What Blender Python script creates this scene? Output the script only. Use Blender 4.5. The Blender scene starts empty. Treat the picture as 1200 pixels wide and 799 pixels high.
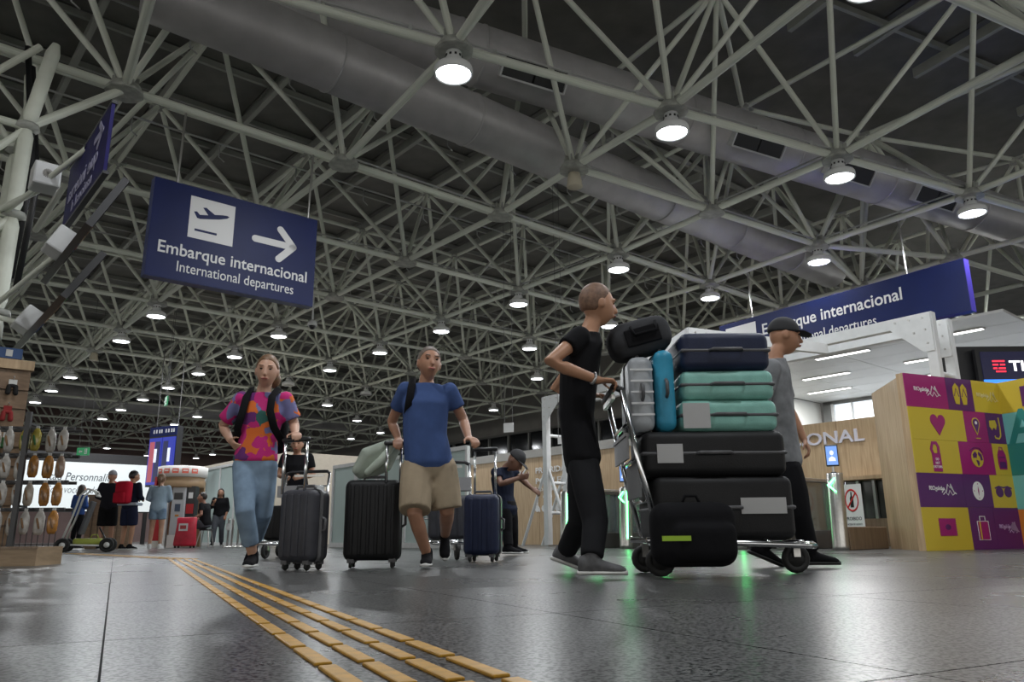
import bpy, bmesh, math, random
from mathutils import Vector, Matrix, Euler
R = math.radians
random.seed(7)
scene = bpy.context.scene
COL = scene.collection

# ------------------------------------------------------------------ camera
CAM_H, PITCH, ROLL, FPX = 0.235, 0.248296, 0.0096653, 896.74
F0 = Vector((0, math.cos(PITCH), math.sin(PITCH)))
R0 = Vector((1, 0, 0))
U0 = Vector((0, -math.sin(PITCH), math.cos(PITCH)))
CR = R0 * math.cos(ROLL) - U0 * math.sin(ROLL)
CU = R0 * math.sin(ROLL) + U0 * math.cos(ROLL)
cd = bpy.data.cameras.new('camera')
cam = bpy.data.objects.new('camera', cd)
COL.objects.link(cam)
M = Matrix((CR, CU, -F0)).transposed().to_4x4()
M.translation = Vector((0, 0, CAM_H))
cam.matrix_world = M
cd.sensor_fit = 'HORIZONTAL'
cd.sensor_width = 36
cd.lens = FPX / 1200 * 36
cd.clip_end = 300
scene.camera = cam

# ------------------------------------------------------------------ light
world = bpy.data.worlds.new('world')
scene.world = world
world.use_nodes = True
bg = world.node_tree.nodes['Background']
bg.inputs[0].default_value = (1.0, 0.985, 0.94, 1)
bg.inputs[1].default_value = 1.5
scene.view_settings.view_transform = 'Standard'
scene.view_settings.look = 'None'
scene.view_settings.gamma = 1
scene.view_settings.use_curve_mapping = False
scene.view_settings.exposure = 0.12
LAMP_W = 95.0


# ------------------------------------------------------------------ frames
def at(u, v, y):
    """point of the place that lies y metres ahead along photo direction (u, v)"""
    x_, y_ = u - 600, 399.5 - v
    d = CR * x_ + CU * y_ + F0 * FPX
    return d * (y / d.y) + Vector((0, 0, CAM_H))


AZ = R(49.5055)
D1 = Vector((math.sin(AZ), math.cos(AZ), 0))
D2 = Vector((-math.cos(AZ), math.sin(AZ), 0))
RZ = math.pi / 2 - AZ            # hall axes: local x = s, local y = t
AZA = R(63.7)
E1 = Vector((math.sin(AZA), math.cos(AZA), 0))
E2 = Vector((-math.cos(AZA), math.sin(AZA), 0))
RZA = math.pi / 2 - AZA


def W(s, t, z=0.0):
    return D1 * s + D2 * t + Vector((0, 0, z))


# ------------------------------------------------------------------ materials
MATS = {}


def mat(name, col, rough=0.5, metal=0.0, noise=0.0, nscale=8.0, bump=0.0, bscale=60.0, emit=None, estr=0.0,
        alpha=1.0, trans=0.0, coat=0.0, spec=0.5):
    if name in MATS:
        return MATS[name]
    m = bpy.data.materials.new(name)
    m.use_nodes = True
    nt = m.node_tree
    b = nt.nodes['Principled BSDF']
    c = (*col, 1)
    b.inputs['Base Color'].default_value = c
    b.inputs['Roughness'].default_value = rough
    b.inputs['Metallic'].default_value = metal
    b.inputs['Specular IOR Level'].default_value = spec
    if coat:
        b.inputs['Coat Weight'].default_value = coat
    if trans:
        b.inputs['Transmission Weight'].default_value = trans
    if alpha < 1:
        b.inputs['Alpha'].default_value = alpha
    if emit:
        b.inputs['Emission Color'].default_value = (*emit, 1)
        b.inputs['Emission Strength'].default_value = estr
    if noise or bump:
        tc = nt.nodes.new('ShaderNodeTexCoord')
    if noise:
        n = nt.nodes.new('ShaderNodeTexNoise')
        n.inputs['Scale'].default_value = nscale
        n.inputs['Detail'].default_value = 5
        nt.links.new(tc.outputs['Object'], n.inputs['Vector'])
        r = nt.nodes.new('ShaderNodeValToRGB')
        r.color_ramp.elements[0].position = 0.3
        r.color_ramp.elements[1].position = 0.7
        r.color_ramp.elements[0].color = (*[max(0, x * (1 - noise)) for x in col], 1)
        r.color_ramp.elements[1].color = (*[min(1, x * (1 + noise)) for x in col], 1)
        nt.links.new(n.outputs['Fac'], r.inputs['Fac'])
        nt.links.new(r.outputs['Color'], b.inputs['Base Color'])
    if bump:
        n2 = nt.nodes.new('ShaderNodeTexNoise')
        n2.inputs['Scale'].default_value = bscale
        nt.links.new(tc.outputs['Object'], n2.inputs['Vector'])
        bp = nt.nodes.new('ShaderNodeBump')
        bp.inputs['Strength'].default_value = bump
        bp.inputs['Distance'].default_value = 0.01
        nt.links.new(n2.outputs['Fac'], bp.inputs['Height'])
        nt.links.new(bp.outputs['Normal'], b.inputs['Normal'])
    MATS[name] = m
    return m


def granite():
    m = bpy.data.materials.new('granite')
    m.use_nodes = True
    nt = m.node_tree
    b = nt.nodes['Principled BSDF']
    tc = nt.nodes.new('ShaderNodeTexCoord')
    geo = nt.nodes.new('ShaderNodeNewGeometry')
    v = nt.nodes.new('ShaderNodeTexVoronoi')
    v.inputs['Scale'].default_value = 110
    n = nt.nodes.new('ShaderNodeTexNoise')
    n.inputs['Scale'].default_value = 85
    n.inputs['Detail'].default_value = 6
    n3 = nt.nodes.new('ShaderNodeTexNoise')
    n3.inputs['Scale'].default_value = 1.3
    n3.inputs['Detail'].default_value = 5
    for x in (v, n, n3):
        nt.links.new(geo.outputs['Position'], x.inputs['Vector'])
    r = nt.nodes.new('ShaderNodeValToRGB')
    e = r.color_ramp.elements
    e[0].position, e[0].color = 0.45, (0.004, 0.004, 0.004, 1)
    e[1].position, e[1].color = 0.61, (0.135, 0.134, 0.131, 1)
    k = e.new(0.515)
    k.color = (0.009, 0.009, 0.009, 1)
    mix = nt.nodes.new('ShaderNodeMath')
    mix.operation = 'MULTIPLY_ADD'
    mix.inputs[1].default_value = 0.32
    nt.links.new(v.outputs['Distance'], mix.inputs[0])
    sub = nt.nodes.new('ShaderNodeMath')
    sub.operation = 'SUBTRACT'
    sub.inputs[1].default_value = 0.08
    nt.links.new(n.outputs['Fac'], sub.inputs[0])
    nt.links.new(sub.outputs[0], mix.inputs[2])
    nt.links.new(mix.outputs[0], r.inputs['Fac'])
    nt.links.new(r.outputs['Color'], b.inputs['Base Color'])
    rr = nt.nodes.new('ShaderNodeMapRange')
    rr.inputs['To Min'].default_value = 0.25
    rr.inputs['To Max'].default_value = 0.31
    nt.links.new(n3.outputs['Fac'], rr.inputs['Value'])
    nt.links.new(rr.outputs['Result'], b.inputs['Roughness'])
    b.inputs['Specular IOR Level'].default_value = 0.10
    bp = nt.nodes.new('ShaderNodeBump')
    bp.inputs['Strength'].default_value = 0.06
    bp.inputs['Distance'].default_value = 0.002
    nt.links.new(n.outputs['Fac'], bp.inputs['Height'])
    nt.links.new(bp.outputs['Normal'], b.inputs['Normal'])
    return m


def wood(name, c1, c2, scale=(14, 14, 0.9), rough=0.45):
    if name in MATS:
        return MATS[name]
    m = bpy.data.materials.new(name)
    m.use_nodes = True
    nt = m.node_tree
    b = nt.nodes['Principled BSDF']
    tc = nt.nodes.new('ShaderNodeTexCoord')
    mp = nt.nodes.new('ShaderNodeMapping')
    mp.inputs['Scale'].default_value = scale
    n = nt.nodes.new('ShaderNodeTexNoise')
    n.inputs['Scale'].default_value = 2.2
    n.inputs['Detail'].default_value = 7
    n.inputs['Distortion'].default_value = 0.5
    nt.links.new(tc.outputs['Object'], mp.inputs['Vector'])
    nt.links.new(mp.outputs['Vector'], n.inputs['Vector'])
    r = nt.nodes.new('ShaderNodeValToRGB')
    r.color_ramp.elements[0].position = 0.3
    r.color_ramp.elements[1].position = 0.7
    r.color_ramp.elements[0].color = (*c1, 1)
    r.color_ramp.elements[1].color = (*c2, 1)
    nt.links.new(n.outputs['Fac'], r.inputs['Fac'])
    nt.links.new(r.outputs['Color'], b.inputs['Base Color'])
    b.inputs['Roughness'].default_value = rough
    MATS[name] = m
    return m


def blotch(name, cols, scale=9.0, rough=0.8):
    """printed fabric: random coloured patches"""
    m = bpy.data.materials.new(name)
    m.use_nodes = True
    nt = m.node_tree
    b = nt.nodes['Principled BSDF']
    tc = nt.nodes.new('ShaderNodeTexCoord')
    n = nt.nodes.new('ShaderNodeTexNoise')
    n.inputs['Scale'].default_value = 7
    n.inputs['Detail'].default_value = 3
    mx = nt.nodes.new('ShaderNodeMix')
    mx.data_type = 'VECTOR'
    mx.inputs[0].default_value = 0.16
    nt.links.new(tc.outputs['Object'], n.inputs['Vector'])
    nt.links.new(tc.outputs['Object'], mx.inputs[4])
    nt.links.new(n.outputs['Color'], mx.inputs[5])
    v = nt.nodes.new('ShaderNodeTexVoronoi')
    v.inputs['Scale'].default_value = scale
    nt.links.new(mx.outputs[1], v.inputs['Vector'])
    sp = nt.nodes.new('ShaderNodeSeparateColor')
    nt.links.new(v.outputs['Color'], sp.inputs['Color'])
    r = nt.nodes.new('ShaderNodeValToRGB')
    r.color_ramp.interpolation = 'CONSTANT'
    el = r.color_ramp.elements
    el[0].position, el[0].color = 0, (*cols[0], 1)
    el[1].position, el[1].color = 1 / len(cols), (*cols[1], 1)
    for i in range(2, len(cols)):
        k = el.new(i / len(cols))
        k.color = (*cols[i], 1)
    nt.links.new(sp.outputs['Red'], r.inputs['Fac'])
    nt.links.new(r.outputs['Color'], b.inputs['Base Color'])
    b.inputs['Roughness'].default_value = rough
    return m


FRAME = mat('frame_paint', (0.72, 0.75, 0.66), 0.42, noise=0.12, nscale=3)
PLATE = mat('plate_paint', (0.40, 0.41, 0.375), 0.5, noise=0.25, nscale=9)
DECK = mat('roof_deck', (0.18, 0.176, 0.163), 0.75, noise=0.15, nscale=2)
PURLIN = mat('purlin_paint', (0.38, 0.39, 0.355), 0.6, noise=0.1, nscale=2)
DUCT = mat('duct_sheet', (0.46, 0.45, 0.455), 0.42, 0.2, noise=0.10, nscale=2.5)
GRILLE = mat('grille_dark', (0.035, 0.036, 0.038), 0.6, bump=0.3, bscale=90)
LAMPW = mat('lamp_white', (0.75, 0.76, 0.76), 0.35)
LENS = mat('lamp_lens', (1, 1, 1), 0.3, emit=(0.93, 0.97, 1.0), estr=14)
LENSOFF = mat('lamp_lens_off', (0.42, 0.42, 0.40), 0.3)
DARK = mat('black_plastic', (0.012, 0.012, 0.014), 0.35)
RUBBER = mat('rubber', (0.015, 0.015, 0.015), 0.7)
WIRE = mat('wire_grey', (0.12, 0.12, 0.12), 0.6)
STEEL = mat('brushed_steel', (0.50, 0.49, 0.47), 0.28, 0.9, noise=0.08, nscale=30)
CHROME = mat('chrome', (0.68, 0.69, 0.70), 0.18, 1.0)
WHITE = mat('white_paint', (0.60, 0.61, 0.61), 0.4, noise=0.05)
SIGNB = mat('sign_blue', (0.004, 0.011, 0.075), 0.45, noise=0.12, nscale=1.5, spec=0.25)
SIGNE = mat('sign_edge', (0.06, 0.075, 0.20), 0.4)
SIGNW = mat('sign_white', (0.66, 0.66, 0.66), 0.45)
PAPER = mat('paper_label', (0.42, 0.42, 0.42), 0.6)
OAK = wood('oak', (0.35, 0.235, 0.13), (0.50, 0.365, 0.225))
OAKD = wood('oak_dark', (0.16, 0.105, 0.065), (0.24, 0.17, 0.11))
GRAN = granite()


# ------------------------------------------------------------------ mesh helpers
def obj(name, me, m=None, parent=None, smooth=False):
    if isinstance(me, bmesh.types.BMesh):
        d = bpy.data.meshes.new(name)
        me.to_mesh(d)
        me.free()
        me = d
    if m is not None:
        me.materials.clear()
        me.materials.append(m)
    if smooth:
        for p in me.polygons:
            p.use_smooth = True
    o = bpy.data.objects.new(name, me)
    COL.objects.link(o)
    if parent is not None:
        o.parent = parent
    return o


def tag(o, label=None, cat=None, group=None, kind=None):
    if label:
        o['label'] = label
    if cat:
        o['category'] = cat
    if group:
        o['group'] = group
    if kind:
        o['kind'] = kind
    return o


def thing(name, label, cat, loc=(0, 0, 0), rz=0.0, group=None, kind=None):
    o = bpy.data.objects.new(name, None)
    o.empty_display_size = 0.2
    COL.objects.link(o)
    o.location = loc
    o.rotation_euler = (0, 0, rz)
    return tag(o, label, cat, group, kind)


def copy_tree(o, parent=None):
    c = o.copy()
    COL.objects.link(c)
    c.parent = parent
    for ch in o.children:
        copy_tree(ch, c)
    return c


def bm_box(bm, c, s, rz=0.0, bev=0.0, rot=None):
    mtx = Matrix.Translation(Vector(c)) @ (rot if rot is not None else Matrix.Rotation(rz, 4, 'Z')) @ Matrix.Diagonal((s[0], s[1], s[2], 1))
    g = bmesh.ops.create_cube(bm, size=1, matrix=mtx)
    if bev:
        es = list({e for v in g['verts'] for e in v.link_edges})
        bmesh.ops.bevel(bm, geom=es, offset=bev, segments=2, profile=0.5, affect='EDGES')
    return bm


def box(name, m, c, s, parent=None, rz=0.0, bev=0.0, smooth=False, rot=None):
    return obj(name, bm_box(bmesh.new(), c, s, rz, bev, rot), m, parent, smooth)


def boxes(name, m, lst, parent=None, bev=0.0):
    bm = bmesh.new()
    for c, s in lst:
        bm_box(bm, c, s, 0, bev)
    return obj(name, bm, m, parent)


def rbox(bm, c, s, r, seg=3, rot=None):
    mtx = Matrix.Translation(Vector(c)) @ (rot if rot is not None else Matrix()) @ Matrix.Diagonal((s[0], s[1], s[2], 1))
    g = bmesh.ops.create_cube(bm, size=1, matrix=mtx)
    es = list({e for v in g['verts'] for e in v.link_edges})
    bmesh.ops.bevel(bm, geom=es, offset=r, segments=seg, profile=0.5, affect='EDGES')
    return bm


def frame_of(d):
    d = d.normalized()
    a = Vector((0, 0, 1)) if abs(d.z) < 0.9 else Vector((1, 0, 0))
    x = d.cross(a).normalized()
    return x, x.cross(d).normalized()


def bm_tube(bm, pts, r, n=8, caps=True):
    """tube through the points; r a number or one per point"""
    pts = [Vector(p) for p in pts]
    rs = r if isinstance(r, (list, tuple)) else [r] * len(pts)
    rings = []
    x = None
    for i, p in enumerate(pts):
        d = (pts[min(i + 1, len(pts) - 1)] - pts[max(i - 1, 0)])
        if d.length < 1e-9:
            d = Vector((0, 0, 1))
        d.normalize()
        if x is None:
            x, y = frame_of(d)
        else:
            x = (x - d * x.dot(d)).normalized()
            y = x.cross(d)
        rings.append([bm.verts.new(p + (x * math.cos(2 * math.pi * k / n) + y * math.sin(2 * math.pi * k / n)) * rs[i]) for k in range(n)])
    for a, b in zip(rings, rings[1:]):
        for k in range(n):
            bm.faces.new((a[k], a[(k + 1) % n], b[(k + 1) % n], b[k]))
    if caps:
        bm.faces.new(rings[0][::-1])
        bm.faces.new(rings[-1])
    return bm


def tube(name, m, pts, r, parent=None, n=8, smooth=True):
    return obj(name, bm_tube(bmesh.new(), pts, r, n), m, parent, smooth)


def bm_lathe(bm, prof, n=20, c=(0, 0, 0), rot=None):
    c = Vector(c)
    rings = []
    for r, z in prof:
        ring = []
        for k in range(n):
            p = Vector((r * math.cos(2 * math.pi * k / n), r * math.sin(2 * math.pi * k / n), z))
            if rot is not None:
                p = rot @ p
            ring.append(bm.verts.new(c + p))
        rings.append(ring)
    for a, b in zip(rings, rings[1:]):
        for k in range(n):
            bm.faces.new((a[k], a[(k + 1) % n], b[(k + 1) % n], b[k]))
    bm.faces.new(rings[0][::-1])
    bm.faces.new(rings[-1])
    return bm


def lathe(name, m, prof, parent=None, n=20, c=(0, 0, 0), smooth=True, rot=None):
    return obj(name, bm_lathe(bmesh.new(), prof, n, c, rot), m, parent, smooth)


def bm_ring(bm, c, ax, r, w, n=20):
    """torus-like tyre: axis ax"""
    x, y = frame_of(Vector(ax))
    a = Vector(ax).normalized()
    rings = []
    for k in range(n):
        t = 2 * math.pi * k / n
        d = x * math.cos(t) + y * math.sin(t)
        rings.append([bm.verts.new(Vector(c) + d * (r + w * math.cos(q)) + a * (w * math.sin(q))) for q in [2 * math.pi * j / 6 for j in range(6)]])
    for k in range(n):
        A, B = rings[k], rings[(k + 1) % n]
        for j in range(6):
            bm.faces.new((A[j], A[(j + 1) % 6], B[(j + 1) % 6], B[j]))
    return bm


def bm_poly(bm, outline, depth=0.004, mtx=None):
    """flat prism from a 2-D outline in local x-z, facing -y"""
    vs = [bm.verts.new((x, 0, z)) for x, z in outline]
    f = bm.faces.new(vs)
    r = bmesh.ops.extrude_face_region(bm, geom=[f])
    nv = [g for g in r['geom'] if isinstance(g, bmesh.types.BMVert)]
    bmesh.ops.translate(bm, verts=nv, vec=(0, -depth, 0))
    if mtx is not None:
        bmesh.ops.transform(bm, matrix=mtx, verts=vs + nv)
    bmesh.ops.recalc_face_normals(bm, faces=list({fc for v in vs + nv for fc in v.link_faces}))
    return bm


def circ(cx, cz, rx, rz=None, n=20, a0=0, a1=360):
    rz = rz or rx
    full = (a1 - a0) >= 360
    k = n if full else n + 1
    return [(cx + rx * math.cos(R(a0 + (a1 - a0) * i / n)), cz + rz * math.sin(R(a0 + (a1 - a0) * i / n))) for i in range(k)]


def stroke(pts, w):
    """outline of a thick open polyline"""
    L, Rr = [], []
    for i, p in enumerate(pts):
        a = pts[max(i - 1, 0)]
        b = pts[min(i + 1, len(pts) - 1)]
        dx, dz = b[0] - a[0], b[1] - a[1]
        l = math.hypot(dx, dz) or 1
        nx, nz = -dz / l * w / 2, dx / l * w / 2
        L.append((p[0] + nx, p[1] + nz))
        Rr.append((p[0] - nx, p[1] - nz))
    return L + Rr[::-1]


def flat(name, m, outlines, parent, depth=0.004, mtx=None):
    bm = bmesh.new()
    for o in outlines:
        bm_poly(bm, o, depth, mtx)
    return obj(name, bm, m, parent)


_tc = {}


def text_mesh(s, size, bold=0.0, width=None, extrude=0.002, align='LEFT', shear=0.0):
    cu = bpy.data.curves.new('t', 'FONT')
    cu.body = s
    cu.size = size
    cu.align_x = align
    cu.offset = bold * size
    cu.extrude = extrude
    cu.shear = shear
    cu.resolution_u = 3
    o = bpy.data.objects.new('t', cu)
    COL.objects.link(o)
    dg = bpy.context.evaluated_depsgraph_get()
    me = bpy.data.meshes.new_from_object(o.evaluated_get(dg))
    bpy.data.objects.remove(o)
    bpy.data.curves.remove(cu)
    me.transform(Matrix.Rotation(math.pi / 2, 4, 'X'))
    if width:
        xs = [v.co.x for v in me.vertices]
        k = width / (max(xs) - min(xs))
        x0 = min(xs)
        for v in me.vertices:
            v.co.x = (v.co.x - x0) * k
    return me


def text(name, s, m, loc, size, parent, **kw):
    rot = kw.pop('rot', None)
    me = text_mesh(s, size, **kw)
    o = obj(name, me, m, parent)
    o.location = loc
    if rot:
        o.rotation_euler = rot
    return o


CYL = bm_tube(bmesh.new(), [(0, 0, 0), (0, 0, 1)], 1.0, 10, caps=False)
_d = bpy.data.meshes.new('unit_tube')
CYL.to_mesh(_d)
CYL.free()
for _p in _d.polygons:
    _p.use_smooth = True
UNIT = {}


def rod(name, m, a, b, r, parent=None):
    """a straight tube between two points, sharing one mesh for each material"""
    if m.name not in UNIT:
        me = _d.copy()
        me.materials.append(m)
        UNIT[m.name] = me
    o = bpy.data.objects.new(name, UNIT[m.name])
    COL.objects.link(o)
    a, b = Vector(a), Vector(b)
    d = b - a
    o.location = a
    o.rotation_mode = 'QUATERNION'
    o.rotation_quaternion = d.to_track_quat('Z', 'Y')
    o.scale = (r, r, d.length)
    if parent is not None:
        o.parent = parent
    return o


def rods_stuff(name, m, lst, r, parent):
    bm = bmesh.new()
    for a, b in lst:
        bm_tube(bm, [a, b], r, 6, caps=False)
    o = obj(name, bm, m, parent, True)
    o['kind'] = 'stuff'
    return o
# ================================================================== STRUCTURE
H = 6.0
ZB = H + CAM_H                   # bottom chord level
ZT = H * 1.462 + CAM_H           # top chord level
CELL = 3.3517
ROOF0 = W(2.04, 10.546)


def CN(i, j, z=ZB):
    return ROOF0 + D1 * (i * CELL) + D2 * (j * CELL) + Vector((0, 0, z))


A0 = Vector((-0.117, 1.414, 0)) * H


def AN(k, m=0, z=ZB):
    return A0 + E1 * (k * 0.566 * H) - E2 * (m * CELL) + Vector((0, 0, z))


# floor ------------------------------------------------------------
FAZ = R(63.2)
G1 = Vector((math.sin(FAZ), math.cos(FAZ), 0))
G2 = Vector((-math.cos(FAZ), math.sin(FAZ), 0))
floor = box('floor', GRAN, (0, 26, -0.056), (150, 100, 0.1))
tag(floor, 'dark grey speckled granite floor of the terminal hall', 'floor', kind='structure')
TILE = 1.24
tb = bm_box(bmesh.new(), (0, 0, -0.0035), (TILE - 0.0045, TILE - 0.0045, 0.007))
tme = bpy.data.meshes.new('floor_tile')
tb.to_mesh(tme)
tb.free()
tme.materials.append(GRAN)
cells = []
for i in range(-14, 16):
    for j in range(-4, 16):
        c = G1 * ((i + 0.5) * TILE) + G2 * (2.178 + (j + 0.5) * TILE)
        if c.y < 0.2 or c.y > 16:
            continue
        if abs(c.x) > c.y * 0.72 + 1.2:
            continue
        cells.append((c.length, c))
cells.sort(key=lambda q: q[0])
GROUT = mat('grout', (0.02, 0.02, 0.02), 0.8)
for _, c in cells[:290]:
    o = bpy.data.objects.new('floor_tile', tme)
    COL.objects.link(o)
    o.location = c
    o.rotation_euler = (0, 0, math.pi / 2 - FAZ)
    o.parent = floor
gb0 = bmesh.new()
gs0 = TILE / 2
for _, c in cells[:290]:
    gv = [gb0.verts.new(c + G1 * (a * gs0) + G2 * (b * gs0) + Vector((0, 0, -0.0052))) for a, b in ((-1, -1), (1, -1), (1, 1), (-1, 1))]
    gb0.faces.new(gv)
obj('joint_bed', gb0, GROUT, floor)['kind'] = 'stuff'
# tactile strip ----------------------------------------------------
YEL = mat('tactile_yellow', (0.52, 0.27, 0.02), 0.42, noise=0.22, nscale=25)
strip = thing('tactile_strip', 'four rows of yellow tactile guide bars running across the granite floor', 'tactile paving')
bb = bm_box(bmesh.new(), (0, 0, 0.002), (0.035, 0.228, 0.008), bev=0.0035)
bme = bpy.data.meshes.new('tactile_bar')
bb.to_mesh(bme)
bb.free()
bme.materials.append(YEL)
TAZ = R(64.6)
T1 = Vector((math.sin(TAZ), math.cos(TAZ), 0))
T2 = Vector((-math.cos(TAZ), math.sin(TAZ), 0))


def bar(p, ang):
    o = bpy.data.objects.new('tactile_bar', bme)
    COL.objects.link(o)
    o.location = p
    o.rotation_euler = (0, 0, ang)
    o.parent = strip


for rI in range(4):
    for k in range(-2, 33):
        e2 = 1.40 + k * 0.2605 - 0.008 * rI
        q = G1 * (0.372 + rI * 0.081) + G2 * 1.40 + T2 * (e2 - 1.40)
        bar(q, math.pi / 2 - TAZ)
base_t = G1 * (0.372) + G2 * 1.40 + T2 * (33 * 0.2605)
for rI in range(4):
    for k in range(22):
        q = base_t + G1 * (0.02 + rI * 0.081) + D2 * (k * 0.2605 + 0.02)
        bar(q, RZ)

# roof deck ---------------------------------------------------------
ceil_ = thing('ceiling', 'dark grey roof deck of flat panels on pale beams above the trusses', 'ceiling', kind='structure')
ZD = ZT + 0.36
deck = box('roof_deck', DECK, (0, 30, ZD + 0.14), (170, 130, 0.12), ceil_)


def deck_block(node, i0, i1, j0, j1, rz, da, db, skip=lambda p: False):
    pb = bm_box(bmesh.new(), (0, 0, 0), (CELL / 2 - 0.03, CELL / 2 - 0.03, 0.03))
    pm = bpy.data.meshes.new('roof_panel')
    pb.to_mesh(pm)
    pb.free()
    pm.materials.append(DECK)
    lst = []
    for i in range(i0, i1):
        for j in range(j0, j1):
            for a_ in (0.25, 0.75):
                for b_ in (0.25, 0.75):
                    p = node(i + a_, j + b_)
                    p.z = ZD + 0.05
                    if not skip(p):
                        lst.append(p)
    return pm, lst


def in_near(p):
    return (p - A0).dot(E2) < 0.2


pmF, LF = deck_block(CN, -2, 8, 0, 12, RZ, D1, D2)
pmN, LN = deck_block(AN, -3, 6, 0, 3, RZA, E1, E2)
allp = [(p.length, p, RZ, pmF) for p in LF] + [(p.length, p, RZA, pmN) for p in LN]
allp.sort(key=lambda q: q[0])
allp = [q for q in allp if q[1].y > 2]
for _, p, rz, pm in allp[:290]:
    o = bpy.data.objects.new('roof_panel', pm)
    COL.objects.link(o)
    o.location = p
    o.rotation_euler = (0, 0, rz)
    o.parent = ceil_


def beam(name, a, b, w, hgt):
    a, b = Vector(a), Vector(b)
    d = b - a
    ang = math.atan2(d.y, d.x)
    me = bm_box(bmesh.new(), (d.length / 2, 0, 0), (d.length, w, hgt))
    o = obj(name, me, PURLIN, ceil_)
    o.location = a
    o.rotation_euler = (0, 0, ang)
    return o


for k in range(-5, 18):           # rafters along t, purlins along s
    i = k * 0.5 + 0.0
    beam('rafter', CN(i, 0.0, ZT + 0.13), CN(i, 15, ZT + 0.13), 0.10, 0.20)
for k in range(0, 31):
    j = k * 0.5
    beam('purlin', CN(-2.5, j, ZT + 0.29), CN(8.5, j, ZT + 0.29), 0.07, 0.12)
for k in range(-6, 13):
    beam('rafter', AN(k * 0.5, -0.2, ZT + 0.13), AN(k * 0.5, 3, ZT + 0.13), 0.10, 0.20)
for k in range(0, 7):
    beam('purlin', AN(-3, k * 0.5, ZT + 0.29), AN(6.5, k * 0.5, ZT + 0.29), 0.07, 0.12)

# space frame --------------------------------------------------------
sf = thing('space_frame', 'pale grey-green tubular space frame carrying the terminal roof', 'truss')
BOT, TOP, DIA, NODES, TNODES = [], [], [], [], []
I0, I1, J1 = -2, 8, 14


def lim(j):
    """the frame stops short of the windowed wall"""
    return 8 if j <= 1 else 7


# the two round ducts run through the wedge; its braces are set out to pass them
DUCT1 = (Vector((-6.962, 8.260, 8.336)), Vector((15.876, 18.522, 6.963)), 0.50)
DUCT2 = (W(1.9, 9.15, 6.95), W(19.0, 9.15, 6.95), 0.44)


def seg_gap(p1, q1, p2, q2):
    d1, d2, r = q1 - p1, q2 - p2, p1 - p2
    a, e, f = d1.dot(d1), d2.dot(d2), d2.dot(r)
    c, b = d1.dot(r), d1.dot(d2)
    den = a * e - b * b
    s_ = min(1, max(0, (b * f - c * e) / den)) if den > 1e-9 else 0
    t_ = (b * s_ + f) / e
    if t_ < 0:
        t_, s_ = 0, min(1, max(0, -c / a))
    elif t_ > 1:
        t_, s_ = 1, min(1, max(0, (b - c) / a))
    return (p1 + d1 * s_ - p2 - d2 * t_).length


def clears(p, q):
    return all(seg_gap(a, b, p, q) > r + 0.06 for a, b, r in (DUCT1, DUCT2))


WOFF = {(-1, 0): (0.4, -1.0), (0, 1): (1.2, 1.0), (1, 0): (0.3, -0.8), (2, 0): (-1.1, 1.2), (3, 0): (-1.2, 1.2), (3, 1): (0.3, -0.5), (4, 0): (0.1, 0.8), (5, 0): (-0.1, 0.4)}
for i in range(I0, I1 + 1):
    for j in range(0, J1 + 1):
        if i > lim(j):
            continue
        p = CN(i, j)
        NODES.append((p, RZ))
        if i < lim(j):
            BOT.append((p, CN(i + 1, j)))
        if j < J1 and i <= lim(j + 1):
            BOT.append((p, CN(i, j + 1)))
        for da in (-0.5, 0.5):
            for db in (-0.5, 0.5):
                if j + db < 0:
                    continue
                DIA.append((p, CN(i + da, j + db, ZT)))
        q = CN(i + 0.5, j + 0.5, ZT)
        TNODES.append((q, RZ))
        if not (i >= 7 and j >= 1):
            TOP.append((q, CN(i + 1.5, j + 0.5, ZT)))
        if j < J1:
            TOP.append((q, CN(i + 0.5, j + 1.5, ZT)))
# wedge between the two blocks
cols = {}
nseg = {-2: 1, -1: 1, 0: 1, 1: 2, 2: 2, 3: 2, 4: 3, 5: 3, 6: 3}
for k in range(-2, 7):
    a, c = AN(k), CN(k + 1, 0)
    n = nseg[k]
    cols[k] = [a.lerp(c, q / n) for q in range(n + 1)]
B1, B2, B3 = Vector((0.179, 1.965, 0)) * H, Vector((0.643, 2.274, 0)) * H, Vector((1.100, 2.584, 0)) * H
for k, b in ((1, B1), (2, B2), (3, B3)):
    cols[k][1] = b + Vector((0, 0, ZB))
cols[4][1] = Vector((1.664, 2.73, 0)) * H + Vector((0, 0, ZB))
for k, L in cols.items():
    for p, q in zip(L, L[1:]):
        BOT.append((p, q))
    for p in L[1:-1]:
        NODES.append((p, RZ + 0.12))
for k in range(1, 6):
    a, b = cols[k], cols[k + 1]
    if len(a) == len(b):
        for p, q in zip(a[1:-1], b[1:-1]):
            BOT.append((p, q))
    else:
        BOT.append((a[1], b[1]))
        BOT.append((a[1], b[2]))
wt = {}
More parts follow.
